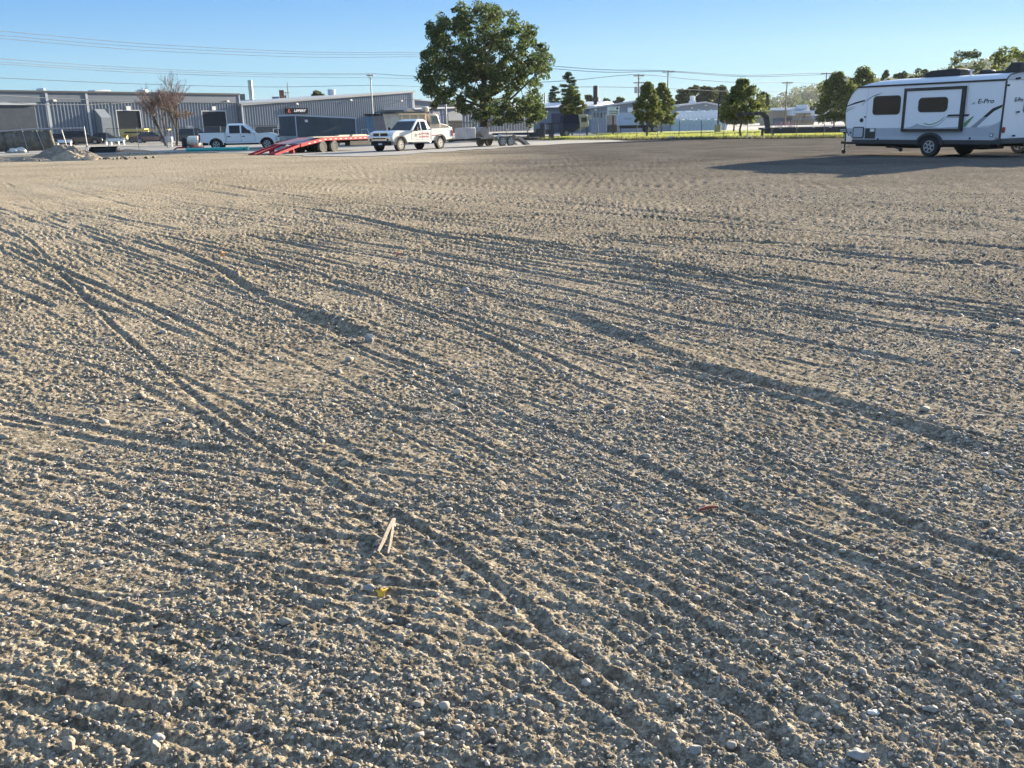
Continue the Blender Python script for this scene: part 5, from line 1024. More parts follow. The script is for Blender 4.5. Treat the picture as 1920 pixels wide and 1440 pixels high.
decal('stripe', [(4.053, 1.50), (4.22, 1.50), (4.27, 1.58), (4.053, 1.58)], M_BROWN, O1)
decal('stripe', [(4.06, 1.12), (4.16, 1.12), (4.46, 1.50), (4.40, 1.50), (4.06, 1.25)], M_GREEN, O1)
decal('stripe', [(4.35, 1.10), (4.60, 1.10), (4.98, 1.47), (4.80, 1.47)], M_SILV, O1)
decal('stripe', [(4.80, 1.47), (4.98, 1.47), (5.2, 1.66), (5.49, 1.80), (5.50, 1.89), (5.15, 1.77)], M_BROWN, O1)
decal('stripe', curve_strip([(4.7, 1.12), (5.1, 1.15), (5.35, 1.22), (5.50, 1.33)], .03, .03)+[], M_RVG, O1); decal('stripe', [(5.0, 1.09), (5.49, 1.09), (5.50, 1.30), (5.35, 1.20), (5.15, 1.13)], M_RVG, O1+.003)
text_mesh('lettering', 'E-Pro', .225, M_BLACK, body, FM((4.84, -.006, 2.02)), .002, .18, sx=1.25, bold=.004)
for k in range(4): q = MB(); q.box((4.28+k*.035, -.006, 1.93+.02*k), (4.43, -.0015, 1.945+.02*k)); q.build('stripe', M_SILV, body)
q = MB(); q.box((1.42, -.008, 1.11), (1.428, -.0045, 2.73)); q.box((4.10, -.008, 1.11), (4.108, -.0045, 2.73)); q.box((-.30, -.008, 1.11), (-.292, -.0045, 2.73)); [q.box((x_, -.01, .80), (x_+.006, -.0045, 1.08)) for x_ in (.6, 1.1, 4.6)]; q.build('panel_seam', mat('seam grey', (.42, .43, .45), .5), body)
# hatches, vents, caps
q = MB(); P = rrect(-.90, .70, -.36, 1.16, .07); q.prism(P, -.03, -.0055); hq = q.build('storage_door', M_BLACK, V); decal('panel', rrect(-.86, .74, -.40, 1.12, .05), M_RVG, .0305, .004, hq)
q = MB(); q.box((-.29, -.022, .69), (.20, -.0055, 1.10)); v_ = q.build('appliance_door', M_BROWN, V, bevel=.01); q = MB(); q.box((-.05, -.026, .96), (.16, -.0225, 1.08)); q.build('notice', M_WHITE, v_)
for x, z, r in ((-.52, 1.42, .085), (-.36, 1.55, .035)): q = MB(); q.lathe((x, -.003, z), [(r, 0), (r, -.02), (0, -.025)], 'y', 20); q.build('inlet_cap', M_BLACK, V)
for x, z in ((-1.03, .92), (.35, .66), (4.38, .70)): q = MB(); q.box((x-.03, -.02, z-.03), (x+.04, -.0055, z+.04)); q.build('marker', M_BLACK, V)
q = MB(); q.box((5.15, -.02, .76), (5.28, -.0055, .88)); q.build('outlet_box', M_BLACK, V); q = MB(); q.box((5.17, -.024, .78), (5.26, -.0205, .86)); q.build('outlet_flap', M_WHITE, V)
q = MB(); q.box((5.36, -.014, .70), (5.46, -.0055, .73)); q.build('side_marker', M_REDL, V)
# wheels
for y, s in ((.10, -1), (WV-.10, 1)):
    wheel(V, 2.72, y, .385, .26, s, M_TYRE, M_RIM, 6)
    if s < 0:
        P = [(2.72+.60*math.cos(a), .46+.46*math.sin(a)) for a in [math.pi-math.pi*k/12 for k in range(13)]]; P2 = [(2.72+.50*math.cos(a), .46+.37*math.sin(a)) for a in [math.pi*k/12 for k in range(13)]]
        q = MB(); q.prism(P+P2, -.06, -.0055); q.build('wheel_arch', M_SKIRT, V)
        q = MB(); q.prism(P2+[(2.2, .44)], -.0055, -.003); q.build('arch_liner', M_UNDER, V)
# underside
q = MB(); q.box((-1.0, .35, .36), (5.3, .43, .479)); q.box((-1.0, WV-.43, .36), (5.3, WV-.35, .479)); q.box((.4, .5, .30), (2.0, 2.0, .475)); q.box((3.4, .6, .28), (4.6, 1.9, .475)); q.box((2.66, .3, .34), (2.78, WV-.3, .44)); q.build('chassis', M_UNDER, V)
q = MB(); q.tube([(.9, .2, .40), (1.3, .15, .30), (1.42, .05, .26)], .05, 8); q.lathe((1.45, .02, .25), [(.07, -.04), (.07, .04)], 'y', 12); q.build('drain_pipe', M_PLAST, V)
for x in (-.45, 4.95):
    for y in (.35, WV-.35): q = MB(); q.prism([(x-.3, .40), (x+.3, .46), (x+.25, .47), (x-.3, .44)], y-.05, y+.05); q.build('stabiliser', M_UNDER, V)
# tongue, jack, bottle cover
q = MB(); q.prism([(-2.35, WV/2-.06), (-.8, .45), (-.8, .57), (-2.25, WV/2+.06)], .42, .52, ax='z'); q.prism([(-2.25, WV/2-.06), (-2.35, WV/2+.06), (-.8, WV-.45), (-.8, WV-.57)], .425, .515, ax='z'); q.box((-2.42, WV/2-.07, .43), (-2.2, WV/2+.07, .53)); q.build('tongue', M_UNDER, V)
q = MB(); q.tube([(-2.25, WV/2, .14), (-2.25, WV/2, .85)], .035, 8); q.tube([(-2.25, WV/2, .85), (-2.1, WV/2, .9)], .02, 6); jk = q.build('tongue_jack', M_UNDER, V)
q = MB(); q.lathe((-2.3, WV/2, .09), [(.09, -.03), (.09, .03)], 'y', 14); q.build('jack_wheel', M_PLAST, jk)
q = MB(); q.lathe((-1.85, WV/2-.2, .52), [(.16, 0), (.17, .35), (.08, .48), (0, .5)], 'z', 14); q.build('gas_bottle', M_WHITE, V, smooth=True)
q = MB(); q.tube([(-2.5, WV/2, .42), (-2.4, WV/2+.1, .15), (-2.3, WV/2-.1, .22), (-1.6, WV/2, .42)], .014, 6); q.build('safety_chain', M_STEEL, V)
# roof gear
q = MB(); q.prism([(1.60, zr+.26), (3.10, zr+.26), (3.12, zr+.50), (2.9, zr+.545), (1.9, zr+.52), (1.62, zr+.42)], WV/2-.36, WV/2+.36); q.build('roof_air_conditioner', mat('black cover', (.018, .018, .02), .6), V, bevel=.05, seg=3)
q = MB(); q.prism([(3.45, zr+.25), (3.95, zr+.25), (3.95, zr+.44), (3.6, zr+.46)], WV/2+.2, WV/2+.65); q.build('roof_vent', M_PLAST, V, bevel=.04)
q = MB(); q.prism([(3.96, zr+.25), (4.9, zr+.25), (4.9, zr+.37), (3.96, zr+.37)], WV/2-.1, WV/2+.55); q.build('skylight', M_PLAST, V, bevel=.03)
q = MB(); q.prism([(4.80, zr+.27), (5.45, zr+.27), (5.45, zr+.62), (5.1, zr+.62)], WV/2-.35, WV/2+.5); q.build('roof_vent', M_PLAST, V, bevel=.04)
q = MB(); q.tube([(3.78, .55, zr+.22), (3.78, .55, zr+.40)], .04, 8); q.box((3.70, .48, zr+.40), (3.86, .62, zr+.45)); q.build('plumbing_vent', M_WHITE, V)
# rear wall details
text_mesh('lettering', 'E-Pro', .20, M_BLACK, V, FM((5.525, .95, 2.05), '+x'), .002, .18, sx=1.2, bold=.004)
q = MB(); q.box((5.522, .12, .90), (5.56, .28, 1.10)); q.build('tail_lamp', M_REDL, V, bevel=.02)
q = MB(); q.box((5.522, WV-.28, .90), (5.56, WV-.12, 1.10)); q.build('tail_lamp', M_REDL, V, bevel=.02)
for y, z in ((.95, 1.62), (.85, .78), (1.25, 2.62), (.60, 2.78), (.75, 2.80), (.12, 2.55)): q = MB(); q.box((5.522, y-.05, z-.025), (5.58, y+.05, z+.025)); q.tube([(5.55, y, z), (5.60, y, z)], .035, 8); q.build('clamp', M_BLACK, V)
wn = MB(); wn.prism([(y+1.75, z+1.9) for y, z in rrect(-.42, -.3, .42, .3, .1)], 5.522, 5.535, ax='x'); wn.build('rear_window', M_TINT, V)
# second trailer, parked close behind it
V2 = thing('travel_trailer', 'travel trailer parked close behind the nearer one, showing only wheels and underside', 'travel trailer', FR+Vector((math.cos(rzV)*1.6-math.sin(rzV)*4.3, math.sin(rzV)*1.6+math.cos(rzV)*4.3, 0)), rzV)
q = MB(); q.box((0, 0, .62), (5.2, WV, 2.55)); q.build('body', M_RV, V2, bevel=.05); q = MB(); q.box((0, .02, .42), (5.2, WV-.02, .615)); q.build('skirt', M_SKIRT, V2)
for x in (2.2, 3.1):
    for y, s in ((.1, -1), (WV-.1, 1)): wheel(V2, x, y, .36, .24, s)
# ------------------------------------------------------------------ trees
BARK = mat('bark', (.085, .065, .048), .95, 0, .2, 5, bump=.03, bscale=14); BARKG = mat('grey twigs', (.22, .155, .13), .9, 0, .15, 5)
L_OAK = leafmat('oak leaf', (.030, .060, .022), (.052, .088, .028), (.135, .155, .045)); L_PEAR = leafmat('street tree leaf', (.055, .09, .022), (.095, .13, .03), (.22, .225, .06))
L_PINE = leafmat('pine needles', (.020, .045, .026), (.032, .062, .034), (.06, .09, .045)); L_FAR = leafmat('far leaf', (.04, .06, .03), (.06, .085, .038), (.11, .12, .05)); L_DRY = leafmat('dry leaf', (.07, .04, .03), (.11, .07, .045), (.16, .12, .06))
def leaves(cent, rad, per, size, rg, flat=.75, aspect=.62):
    n = len(cent)*per; c = np.repeat(cent, per, 0); r = np.repeat(rad, per)[:, None]
    d = rg.normal(size=(n, 3)); d /= np.linalg.norm(d, axis=1)[:, None]; d *= rg.uniform(.25, 1, (n, 1))**.5; d[:, 2] *= flat; p = c+d*r
    a = rg.normal(size=(n, 3)); a /= np.linalg.norm(a, axis=1)[:, None]; b = np.cross(a, rg.normal(size=(n, 3))); b /= np.linalg.norm(b, axis=1)[:, None]
    s = size*rg.uniform(.55, 1.25, (n, 1)); a *= s; b *= s*aspect
    V = np.stack([p-a, p-a*.1-b, p+a, p-a*.1+b], 1).reshape(-1, 3); return V, np.arange(4*n).reshape(-1, 4)
def tree(name, label, loc, h, w_, trunk_h, seed, clumps, per, lsize, m, env, lean=0.0, tr=None, group=None, crad=None, limbs=9, bark=BARK, cat='tree'):
    rg = np.random.default_rng(seed); t = thing(name, label, cat, loc, rg.uniform(0, 0.3), group); tr = tr or h*.022
    cent = []; rad = []
    tries = 0
    while len(cent) < clumps and tries < clumps*60:
        tries += 1; f = rg.uniform(0, 1)
        R = env(f)*w_/2*(.95+.08*math.sin(3.1*f*4+seed)); a = rg.uniform(0, 2*math.pi); R *= 1+.16*math.sin(3*a+seed)+.10*math.sin(5*a+f*9); u = math.sqrt(rg.uniform(.12, 1))
        cent.append((R*u*math.cos(a)+lean*f, R*u*math.sin(a), trunk_h+(h-trunk_h)*f)); rad.append((crad or w_*.11)*rg.uniform(.6, 1.25))
    cent = np.array(cent); rad = np.array(rad)
    q = MB(); top = h*.82; P = [(0, 0, 0), (.02*w_*rg.normal(), 0, trunk_h*.5), (.03*w_*rg.normal(), .02*w_*rg.normal(), trunk_h), (lean*.4, 0, (trunk_h+top)/2), (lean*.8, 0, top)]
    q.tube(P, [tr*1.35, tr, tr*.85, tr*.45, tr*.12], 10); pick = rg.permutation(len(cent))[:limbs*4]
    for i, k in enumerate(pick):
        e = Vector(cent[k]); z0 = min(trunk_h*.8+(e.z-trunk_h)*rg.uniform(.1, .55), top*.95); f0 = max(0, (z0-trunk_h)/(top-trunk_h+.01)); s = Vector((lean*.8*f0, 0, z0)); mid = s.lerp(e, .5)+Vector((0, 0, .08*w_*rg.uniform(-.2, 1)))
        r0 = tr*(.42 if i < limbs else .2)*(1-.5*f0); q.tube([s, s.lerp(mid, .5)+Vector((0, 0, .02*w_)), mid, e], [r0, r0*.8, r0*.55, r0*.15], 6)
    q.build('trunk', bark, t, smooth=True)
    Vv, F = leaves(cent, rad, per, lsize, rg); V = Vv; npmesh('crown', V, F, m, t); return t
envO = lambda f: (min(1, f*3.2+.55))*math.sqrt(max(0, 1-max(0, (f-.42)/.60)**2.2))
envE = lambda f: math.sqrt(max(0, 1-((f-.42)/.60)**2)) if f > .42 else .55+.45*math.sin(f/.42*math.pi/2)
envS = lambda f: (.74+.85*f if f < .3 else max(.16, 1.0-(f-.3)**1.5*1.45))
D_ = 93; po = gx(907, D_); hO = zt(907, 7, D_)
OUT = [(825,20),(850,24),(870,8),(890,20),(905,8),(930,12),(955,20),(985,40),(1010,55),(1006,72),(1015,82),(1035,100),(1038,130),(1022,155),(1008,165),(1028,190),(1025,215),(1005,229),(975,233),(950,228),(925,230),(900,216),(880,228),(862,206),(850,193),(830,186),(802,200),(803,190),(825,178),(792,166),(793,150),(788,130),(792,95),(812,80),(806,45)]
HOL = [(858,72,11),(897,62,6),(924,92,8),(941,104,9),(893,152,9),(912,148,6),(985,170,11),(1000,95,9),(960,118,5),(838,150,9),(868,112,6),(905,30,6),(950,45,5),(975,75,6),(940,175,8),(850,178,7),(1003,140,6),(880,185,6),(815,115,4),(832,95,5)]
def inpoly(x, y, P):
    c = False
    for i in range(len(P)):
        (a, b), (d, e) = P[i], P[i-1]
        if (b > y) != (e > y) and x < (d-a)*(y-b)/(e-b)+a: c = not c
    return c
rgo = np.random.default_rng(5); CO = []
while len(CO) < 860:
    px, py = rgo.uniform(785, 1042), rgo.uniform(5, 245)
    if not inpoly(px, py, OUT) or any((px-a)**2+(py-b)**2 < (r+3)**2 for a, b, r in HOL): continue
    xm, zm = (px-907)*.0505, (262-py)*.0490; dy = 6.0*math.sqrt(max(.05, 1-((xm)/7.2)**2-((zm-6.5)/8.5)**2)); CO.append((xm, rgo.uniform(-dy, dy), zm))
CO = np.array(CO); RO_ = rgo.uniform(.30, .70, len(CO)); t = thing('oak_tree', 'tall broad dark oak standing alone in the middle of the view', 'tree', po, 0)
q = MB(); q.tube([(0, 0, -.1), (0, 0, .4), (.05, 0, 1.6), (.0, 0, 3.2), (.15, .1, 5.6), (.3, .1, 8.5), (.2, 0, 11)], [.62, .46, .40, .36, .26, .15, .05], 12)
for k in range(15):
    z0 = rgo.uniform(1.9, 8.2); a = k*2.4; L = rgo.uniform(3.6, 5.6)*(1-.45*(z0-2)/7); s = Vector((.03*z0, 0, z0)); e = s+Vector((L*math.cos(a), L*math.sin(a)*.8, L*rgo.uniform(.25, .75))); m_ = s.lerp(e, .5)+Vector((0, 0, -.25)); q.tube([s, s.lerp(m_, .5), m_, e], [.17, .13, .10, .04], 7)
    for u in range(4): b0 = m_.lerp(e, rgo.uniform(0, .9)); c0_ = CO[np.argmin(np.linalg.norm(CO-np.array(b0+Vector(rgo.normal(0, 1.3, 3))), axis=1))]; q.tube([b0, b0.lerp(Vector(c0_), .5)+Vector((0, 0, .12)), Vector(c0_)], [.055, .035, .015], 5)
q.build('trunk', BARK, t, smooth=True); V_, F_ = leaves(CO, RO_, 70, .125, rgo, .8); npmesh('crown', V_, F_, L_OAK, t)
for px, py, D, W, yt, lb, sd in ((1073, 257, 117, 44, 163, 'small round tree directly behind the navy nose trailer', 1), (1213, 258, 96, 50, 155, 'front one of the pair of small trees right of the garage', 2), (1240, 249, 120, 46, 157, 'rear one of the pair of small trees right of the garage', 3),
                          (1390, 258, 84, 70, 149, 'dense round tree left of the black flatbed neck', 4), (1376, 247, 116, 48, 176, 'small tree half hidden behind the dense round tree', 5), (1563, 238, 118, 70, 136, 'left one of the dark trees beside the travel trailer', 6),
                          (1612, 238, 122, 74, 127, 'taller dark tree just left of the travel trailer nose', 7)):
    p = gx(px, D); hh = zt(px, yt, D); ww = W*D*5.68e-4; th = 1.35 if D < 110 else 1.2
    tree('street_tree', lb, p, hh-.1, ww*1.22, th*.93, sd*7+1, 190, 80, .095 if D < 105 else .12, L_PEAR, envS, tr=.09, crad=ww*.105, limbs=8, group='small planted trees on the lawn')
# conifers
def pine(name, label, px, D, yt, W, seed):
    rg = np.random.default_rng(seed); p = gx(px, D); h = zt(px, yt, D); w_ = W*D*5.68e-4*1.45; t = thing(name, label, 'pine tree', p, 0, 'pines behind the dark wing'); q = MB(); q.tube([(0, 0, 0), (.1, 0, h*.5), (0, 0, h)], [.28, .18, .03], 8); cs = []; rs = []
    for k in range(52):
        f = rg.uniform(.28, 1.0); L = w_/2*(1.05-f*.85)*rg.uniform(.7, 1.2)*(1 if f > .42 else .8); a = rg.uniform(0, 6.28); z = h*f; e = Vector((L*math.cos(a), L*math.sin(a), z+L*.10)); q.tube([(0, 0, z), e*.5+Vector((0, 0, z*.5-.05*L)), e], [.06, .04, .015], 5)
        for u in (.45, .62, .75, .95, 1.05): cs.append((e.x*u, e.y*u, z+(e.z-z)*u)); rs.append(L*.12+.22)
    q.build('trunk', BARK, t, smooth=True); V, F = leaves(np.array(cs), np.array(rs), 30, .17, rg, .6, .25); npmesh('crown', V, F, L_PINE, t)
pine('pine_tree', 'tall ragged pine above the roof of the dark wing', 1067, 152, 135, 44, 3)
pine('pine_tree', 'shorter spreading pine left of the tall ragged pine', 1040, 156, 163, 36, 8)
# other trees farther off
for px, D, W, yt, lb, sd, m, per in ((600, 215, 32, 172, 'dark treetop showing over the sign warehouse roof', 21, L_FAR, 60), (1104, 240, 34, 181, 'hazy treetop behind the garage flue', 22, L_FAR, 50), (1136, 300, 22, 187, 'tiny hazy treetop left of the garage gable', 23, L_FAR, 50), (1163, 260, 30, 182, 'pale hazy treetop behind the garage ridge', 24, L_FAR, 50),
                          (1280, 225, 44, 168, 'leftmost dark tree behind the storage hall', 25, L_FAR, 90), (1300, 230, 40, 164, 'second dark tree behind the storage hall', 26, L_FAR, 90), (1322, 225, 42, 165, 'third dark tree behind the storage hall', 27, L_FAR, 90), (1345, 232, 44, 166, 'rightmost dark tree behind the storage hall', 28, L_FAR, 90),
                          (1362, 220, 30, 178, 'low dark tree beside the dense round tree', 29, L_FAR, 90), (1430, 260, 26, 174, 'thin hazy tree at the left foot of the hill', 30, L_FAR, 50),
                          (1652, 190, 20, 134, 'small bare topped tree over the travel trailer nose', 31, L_FAR, 40), (1680, 200, 34, 137, 'wide hazy tree above the front of the trailer roof', 32, L_FAR, 60), (1720, 190, 50, 130, 'grey hazy tree left of the roof air conditioner', 33, L_FAR, 60),
                          (1793, 120, 76, 98, 'airy tree right behind the roof air conditioner', 34, L_FAR, 42), (1873, 110, 80, 92, 'yellow green tree above the rear of the trailer roof', 35, L_PEAR, 60), (1922, 100, 60, 66, 'tall tree cut off by the right edge of the view', 36, L_FAR, 60)):
    p = gx(px, D); hh = zt(px, yt, D); ww = W*D*5.68e-4; tree('background_tree', lb, p, hh, ww, max(1.5, hh*.3), sd, 48, per, .0016*D, m, envE if sd != 34 else envO, tr=.15, crad=ww*.14, limbs=7, group='trees beyond the lots')
# bare tree on the left
def bare(label, px, D, yt, seed):
    rg = random.Random(seed); p = gx(px, D); h = zt(px, yt, D); t = thing('bare_tree', label, 'tree', p, 0); q = MB(); tw = MB()
    def br(a, d, L, r, dep):
        r = max(r, .011)
        b = a+d*L; m = a.lerp(b, .5)+Vector((rg.uniform(-.05, .05), rg.uniform(-.05, .05), 0))*L
        (q if dep < 3 else tw).tube([a, m, b], [r, r*.85, r*.65], 6 if dep < 3 else 3, cap=dep < 3)
        if dep >= 7: return
        for k in range(3 if dep < 5 else 2):
            dd = (d+Vector((rg.gauss(0, .42), rg.gauss(0, .42), rg.uniform(.0, .55)))).normalized(); br(a.lerp(b, rg.uniform(.55, 1)), dd, L*rg.uniform(.62, .88), r*.58, dep+1)
    br(Vector((-.2, 0, 0)), Vector((-.28, 0, 1)).normalized(), h*.34, .17, 0); br(Vector((.9, 0, 0)), Vector((.10, 0, 1)).normalized(), h*.34, .15, 0); br(Vector((-.1, .1, 0)), Vector((-.05, 0, 1)).normalized(), h*.27, .10, 0)
    q.build('trunk', BARK, t, smooth=True); tw.build('twigs', BARKG, t)
    rn = np.random.default_rng(2); V, F = leaves(np.array([(2.0, 0, h*.50), (1.5, 0, h*.47), (1.4, .2, h*.56), (2.5, .2, h*.53), (1.0, 0, h*.52), (.6, 0, h*.6)]), np.array([.8, .8, .9, .6, .8, .8]), 60, .10, rn, .45); npmesh('dead_leaves', V, F, L_DRY, t)
bare('leafless multi stemmed tree in front of the long warehouse', 311, 100, 158, 4)

# wooded hill
hm = mat('hillside', (.06, .075, .045), .95, 0, .2, .05)
def hill_h(x, y): return np.clip(1-((y-1150)/330)**2, 0, 1)*(34*sstep(240, 420, x)+40*sstep(420, 760, x)+12*fbm(x/120, y/120, 3))*sstep(180, 330, x)
xs_ = np.linspace(120, 1500, 90); ys_ = np.linspace(820, 1480, 40); X, Y = np.meshgrid(xs_, ys_); Z = hill_h(X, Y)-.5; n0, n1 = X.shape; i, j = np.meshgrid(np.arange(n0-1), np.arange(n1-1), indexing='ij')
o = npmesh('hill', np.stack([X.ravel(), Y.ravel(), Z.ravel()], 1), np.stack([i*n1+j, i*n1+j+1, (i+1)*n1+j+1, (i+1)*n1+j], -1).reshape(-1, 4), hm, smooth=True); o['kind'] = 'structure'
rg = np.random.default_rng(9); n = 2600; cx = rg.uniform(200, 1400, n); cy = rg.uniform(830, 1200, n); cz = hill_h(cx, cy); k = cz > 1; cx, cy, cz = cx[k], cy[k], cz[k]; R = rg.uniform(4, 8, len(cx))
V, F = leaves(np.stack([cx, cy, cz+R*.8], 1), R, 46, 1.3, rg, 1.0, .8); props(npmesh('woodland', V, F, L_FAR), 'distant woodland covering the hazy hill on the right', 'woodland', None, 'stuff')
def band(name, label, x0, x1, y0, y1, n, h0, h1, seed, sz):
    rg = np.random.default_rng(seed); cx = rg.uniform(x0, x1, n); cy = rg.uniform(y0, y1, n); R = rg.uniform(h0, h1, n); V, F = leaves(np.stack([cx, cy, R*.9], 1), R, 60, sz, rg, 1.0, .8); props(npmesh(name, V, F, L_FAR), label, 'woodland', None, 'stuff')
band('far_treeline', 'low hazy treeline along the horizon behind the sheds', -420, 420, 520, 640, 260, 3.5, 7, 4, 1.1)

# ------------------------------------------------------------------ poles and wires
M_POLE = mat('weathered pole', (.16, .13, .11), .9, 0, .15, 3); M_WIRE = mat('wire', (.10, .12, .14), .6); M_GREYP = mat('galvanised pole', (.33, .34, .35), .5, .3)
def upole(px, D, yt, label, arms=((0, 1.2),), trans=False, m=M_POLE, r=.15):
    p = gx(px, D); h = zt(px, yt, D); t = thing('utility_pole', label, 'utility pole', p, 0, 'utility poles'); q = MB(); q.tube([(0, 0, 0), (0, 0, h)], [r, r*.6], 10); q.build('pole', m, t, smooth=True)
    for dz, hw in arms:
        q = MB(); q.box((-hw, -.32, h-.35-dz), (hw, -.20, h-.20-dz)); a = q.build('cross_arm', m, t); q = MB()
        for x in (-hw+.1, -hw*.4, hw*.4, hw-.1): q.lathe((x, -.26, h-.2-dz), [(.05, 0), (.05, .16), (0, .2)], 'z', 8)
        q.build('insulators', M_GREYP, a); q = MB(); q.tube([(-hw*.7, -.22, h-.3-dz), (0, -.16, h-.95-dz)], .03, 5); q.tube([(hw*.7, -.22, h-.3-dz), (0, -.16, h-.95-dz)], .03, 5); q.build('arm_brace', M_GREYP, a)
    if trans:
        for s in (-1, 1): q = MB(); q.lathe((s*.42, 0, h-3.0), [(.25, 0), (.27, .1), (.27, .85), (.2, 1.0), (0, 1.05)], 'z', 14); q.build('transformer', M_GREYP, t, smooth=True)
    return t
upole(700, 139, 138, 'utility pole in front of the sign warehouse', ((0, .5),), m=M_GREYP, r=.14)
upole(837, 118, 90, 'grey pole rising into the left part of the oak crown', (), m=M_GREYP, r=.13)
upole(1196, 158, 139, 'utility pole with two grey transformers left of the small tree pair', ((0, .9), (1.1, .9)), True)
upole(1250, 172, 132, 'tall utility pole behind the small tree pair', ((0, 1.1),)); upole(1471, 190, 153, 'utility pole standing before the tan building', ((0, 1.1),)); upole(1543, 205, 136, 'utility pole at the left of the right hand dark trees', ((0, 1.3), (1.6, .9)))
upole(545, 255, 154, 'dark pole behind the sign warehouse roof', ()); upole(541, 300, 172, 'small far pole with cross arm beside the dark roof pole', ((0, 1.2),)); upole(1022, 170, 174, 'short pole tip between the oak and the pines', (), m=M_GREYP, r=.2); upole(1434, 330, 182, 'thin faint pole at the left foot of the hill', ())
def wire(label, pts, r=.02, group='overhead wires'):
    P = [at(*p) for p in pts]; S_ = smooth_line([np.array(p) for p in P], 8); q = MB(); q.tube([tuple(p) for p in S_], r, 4, cap=False); props(q.build('power_line', M_WIRE), label, 'power line', group)
R1 = .022
wire('highest of the three upper wires in the sky left of the oak', [(-120, 48, 70), (0, 58, 78), (300, 84, 98), (600, 98, 122), (800, 99, 140), (960, 110, 150)], R1)
wire('middle one of the three upper wires in the sky left of the oak', [(-120, 55, 71), (0, 66, 79), (300, 90, 99), (600, 102, 123), (800, 103, 141), (960, 114, 151)], R1)
wire('lowest of the three upper wires in the sky left of the oak', [(-120, 60, 72), (0, 72, 80), (300, 96, 100), (600, 107.5, 124), (800, 107, 142), (960, 117, 152)], R1)
wire('upper wire running left from the cross arm of the pole by the sign warehouse', [(-120, 98, 72), (0, 110, 80), (250, 127, 100), (500, 137, 122), (700, 138, 139)], R1)
wire('lower wire running left from the cross arm of the pole by the sign warehouse', [(-120, 104, 72), (0, 116, 80), (250, 131, 100), (500, 140, 122), (700, 140, 139)], R1)
wire('third and lowest wire running left from the pole by the sign warehouse', [(0, 120, 81), (250, 135.5, 101), (500, 144, 123), (700, 146, 140), (830, 148, 150)], R1)
wire('wire running right from the pole by the sign warehouse into the oak', [(700, 138, 139), (760, 142, 139), (836, 145, 128), (900, 148, 128)], .03)
wire('faint single wire just above the warehouse roofs', [(-60, 142, 100), (0, 146, 105), (250, 157, 122), (500, 163, 140), (700, 160, 150), (800, 163, 160)], .03)
wire('upper dark cable strung across the warehouse fronts', [(-60, 176, 84), (0, 179, 88), (160, 186.5, 98), (445, 193, 118), (700, 189, 136), (790, 186, 142)], .03)
wire('lower dark cable crossing the left warehouse front', [(-60, 188, 84), (0, 191, 88), (70, 195.5, 92), (160, 196, 98), (250, 192, 105)], .03)
wire('highest wire right of the oak', [(960, 116, 165), (1040, 124, 168), (1140, 131, 170), (1248, 132.5, 172), (1400, 141, 188), (1542, 137, 205), (1600, 141, 215)], .045)
wire('second highest wire right of the oak', [(960, 122, 165), (1040, 129, 168), (1140, 135.5, 170), (1252, 134.5, 172), (1400, 143.5, 188), (1544, 140, 205)], .045)
wire('wire dipping between the oak and the transformer pole', [(1000, 155, 150), (1080, 150, 153), (1196, 140, 158), (1300, 149, 168), (1400, 155.5, 178), (1471, 154, 190), (1543, 157, 200)], .04)
wire('faint lower wire left of the transformer pole', [(1040, 163, 150), (1196, 164, 158), (1400, 172, 180), (1540, 170, 205)], .035)

# lamp post on the lawn, post sign
p = gx(1346, 118); t = thing('lamp_post', 'black lamp post on a concrete foot in front of the wrapped stacks', 'lamp post', p, 0); hh = zt(1346, 184, 118)
q = MB(); q.lathe((0, 0, 0), [(.42, 0), (.42, .85), (.38, .9), (0, .9)], 'z', 16); q.build('foot', mat('sandy concrete', (.40, .34, .22), .9), t); q = MB(); q.box((-.08, -.08, .9), (.08, .08, hh)); q.build('post', M_BLACK, t); q = MB(); q.box((-.05, -.05, hh-.12), (.85, .05, hh-.03)); q.box((.5, -.2, hh-.2), (1.1, .2, hh-.121)); q.build('lamp_head', M_BLACK, t)
p = gx(1149.5, 113); t = thing('post_sign', 'white sign board on a single black post in front of the garage', 'sign', p, .0); z0, z1_ = zt(1149, 216, 113), zt(1149, 200, 113)
q = MB(); q.box((-.09, -.09, 0), (.09, .09, z0+.3)); q.build('post', M_BLACK, t); q = MB(); q.box((-.72, -.14, z0), (.72, -.091, z1_)); bd = q.build('board', mat('sign white', (.74, .77, .77), .5), t, bevel=.01)
text_mesh('lettering', 'CENTRAL\nGARAGE', .27, M_BLACK, bd, FM((0, -.1445, z0+.30)), .002, bold=.008); text_mesh('lettering', 'ENVISION', .17, mat('pale teal letter', (.30, .48, .46), .6), bd, FM((-.17, -.1445, z1_-.19)), .002)
q = MB(); q.lathe((.47, -.141, z1_-.2), [(.13, 0), (.13, -.006), (.07, -.006), (.07, 0)], 'y', 18); q.box((.44, -.147, z1_-.28), (.50, -.141, z1_-.12)); q.build('emblem', M_BLACK, bd)

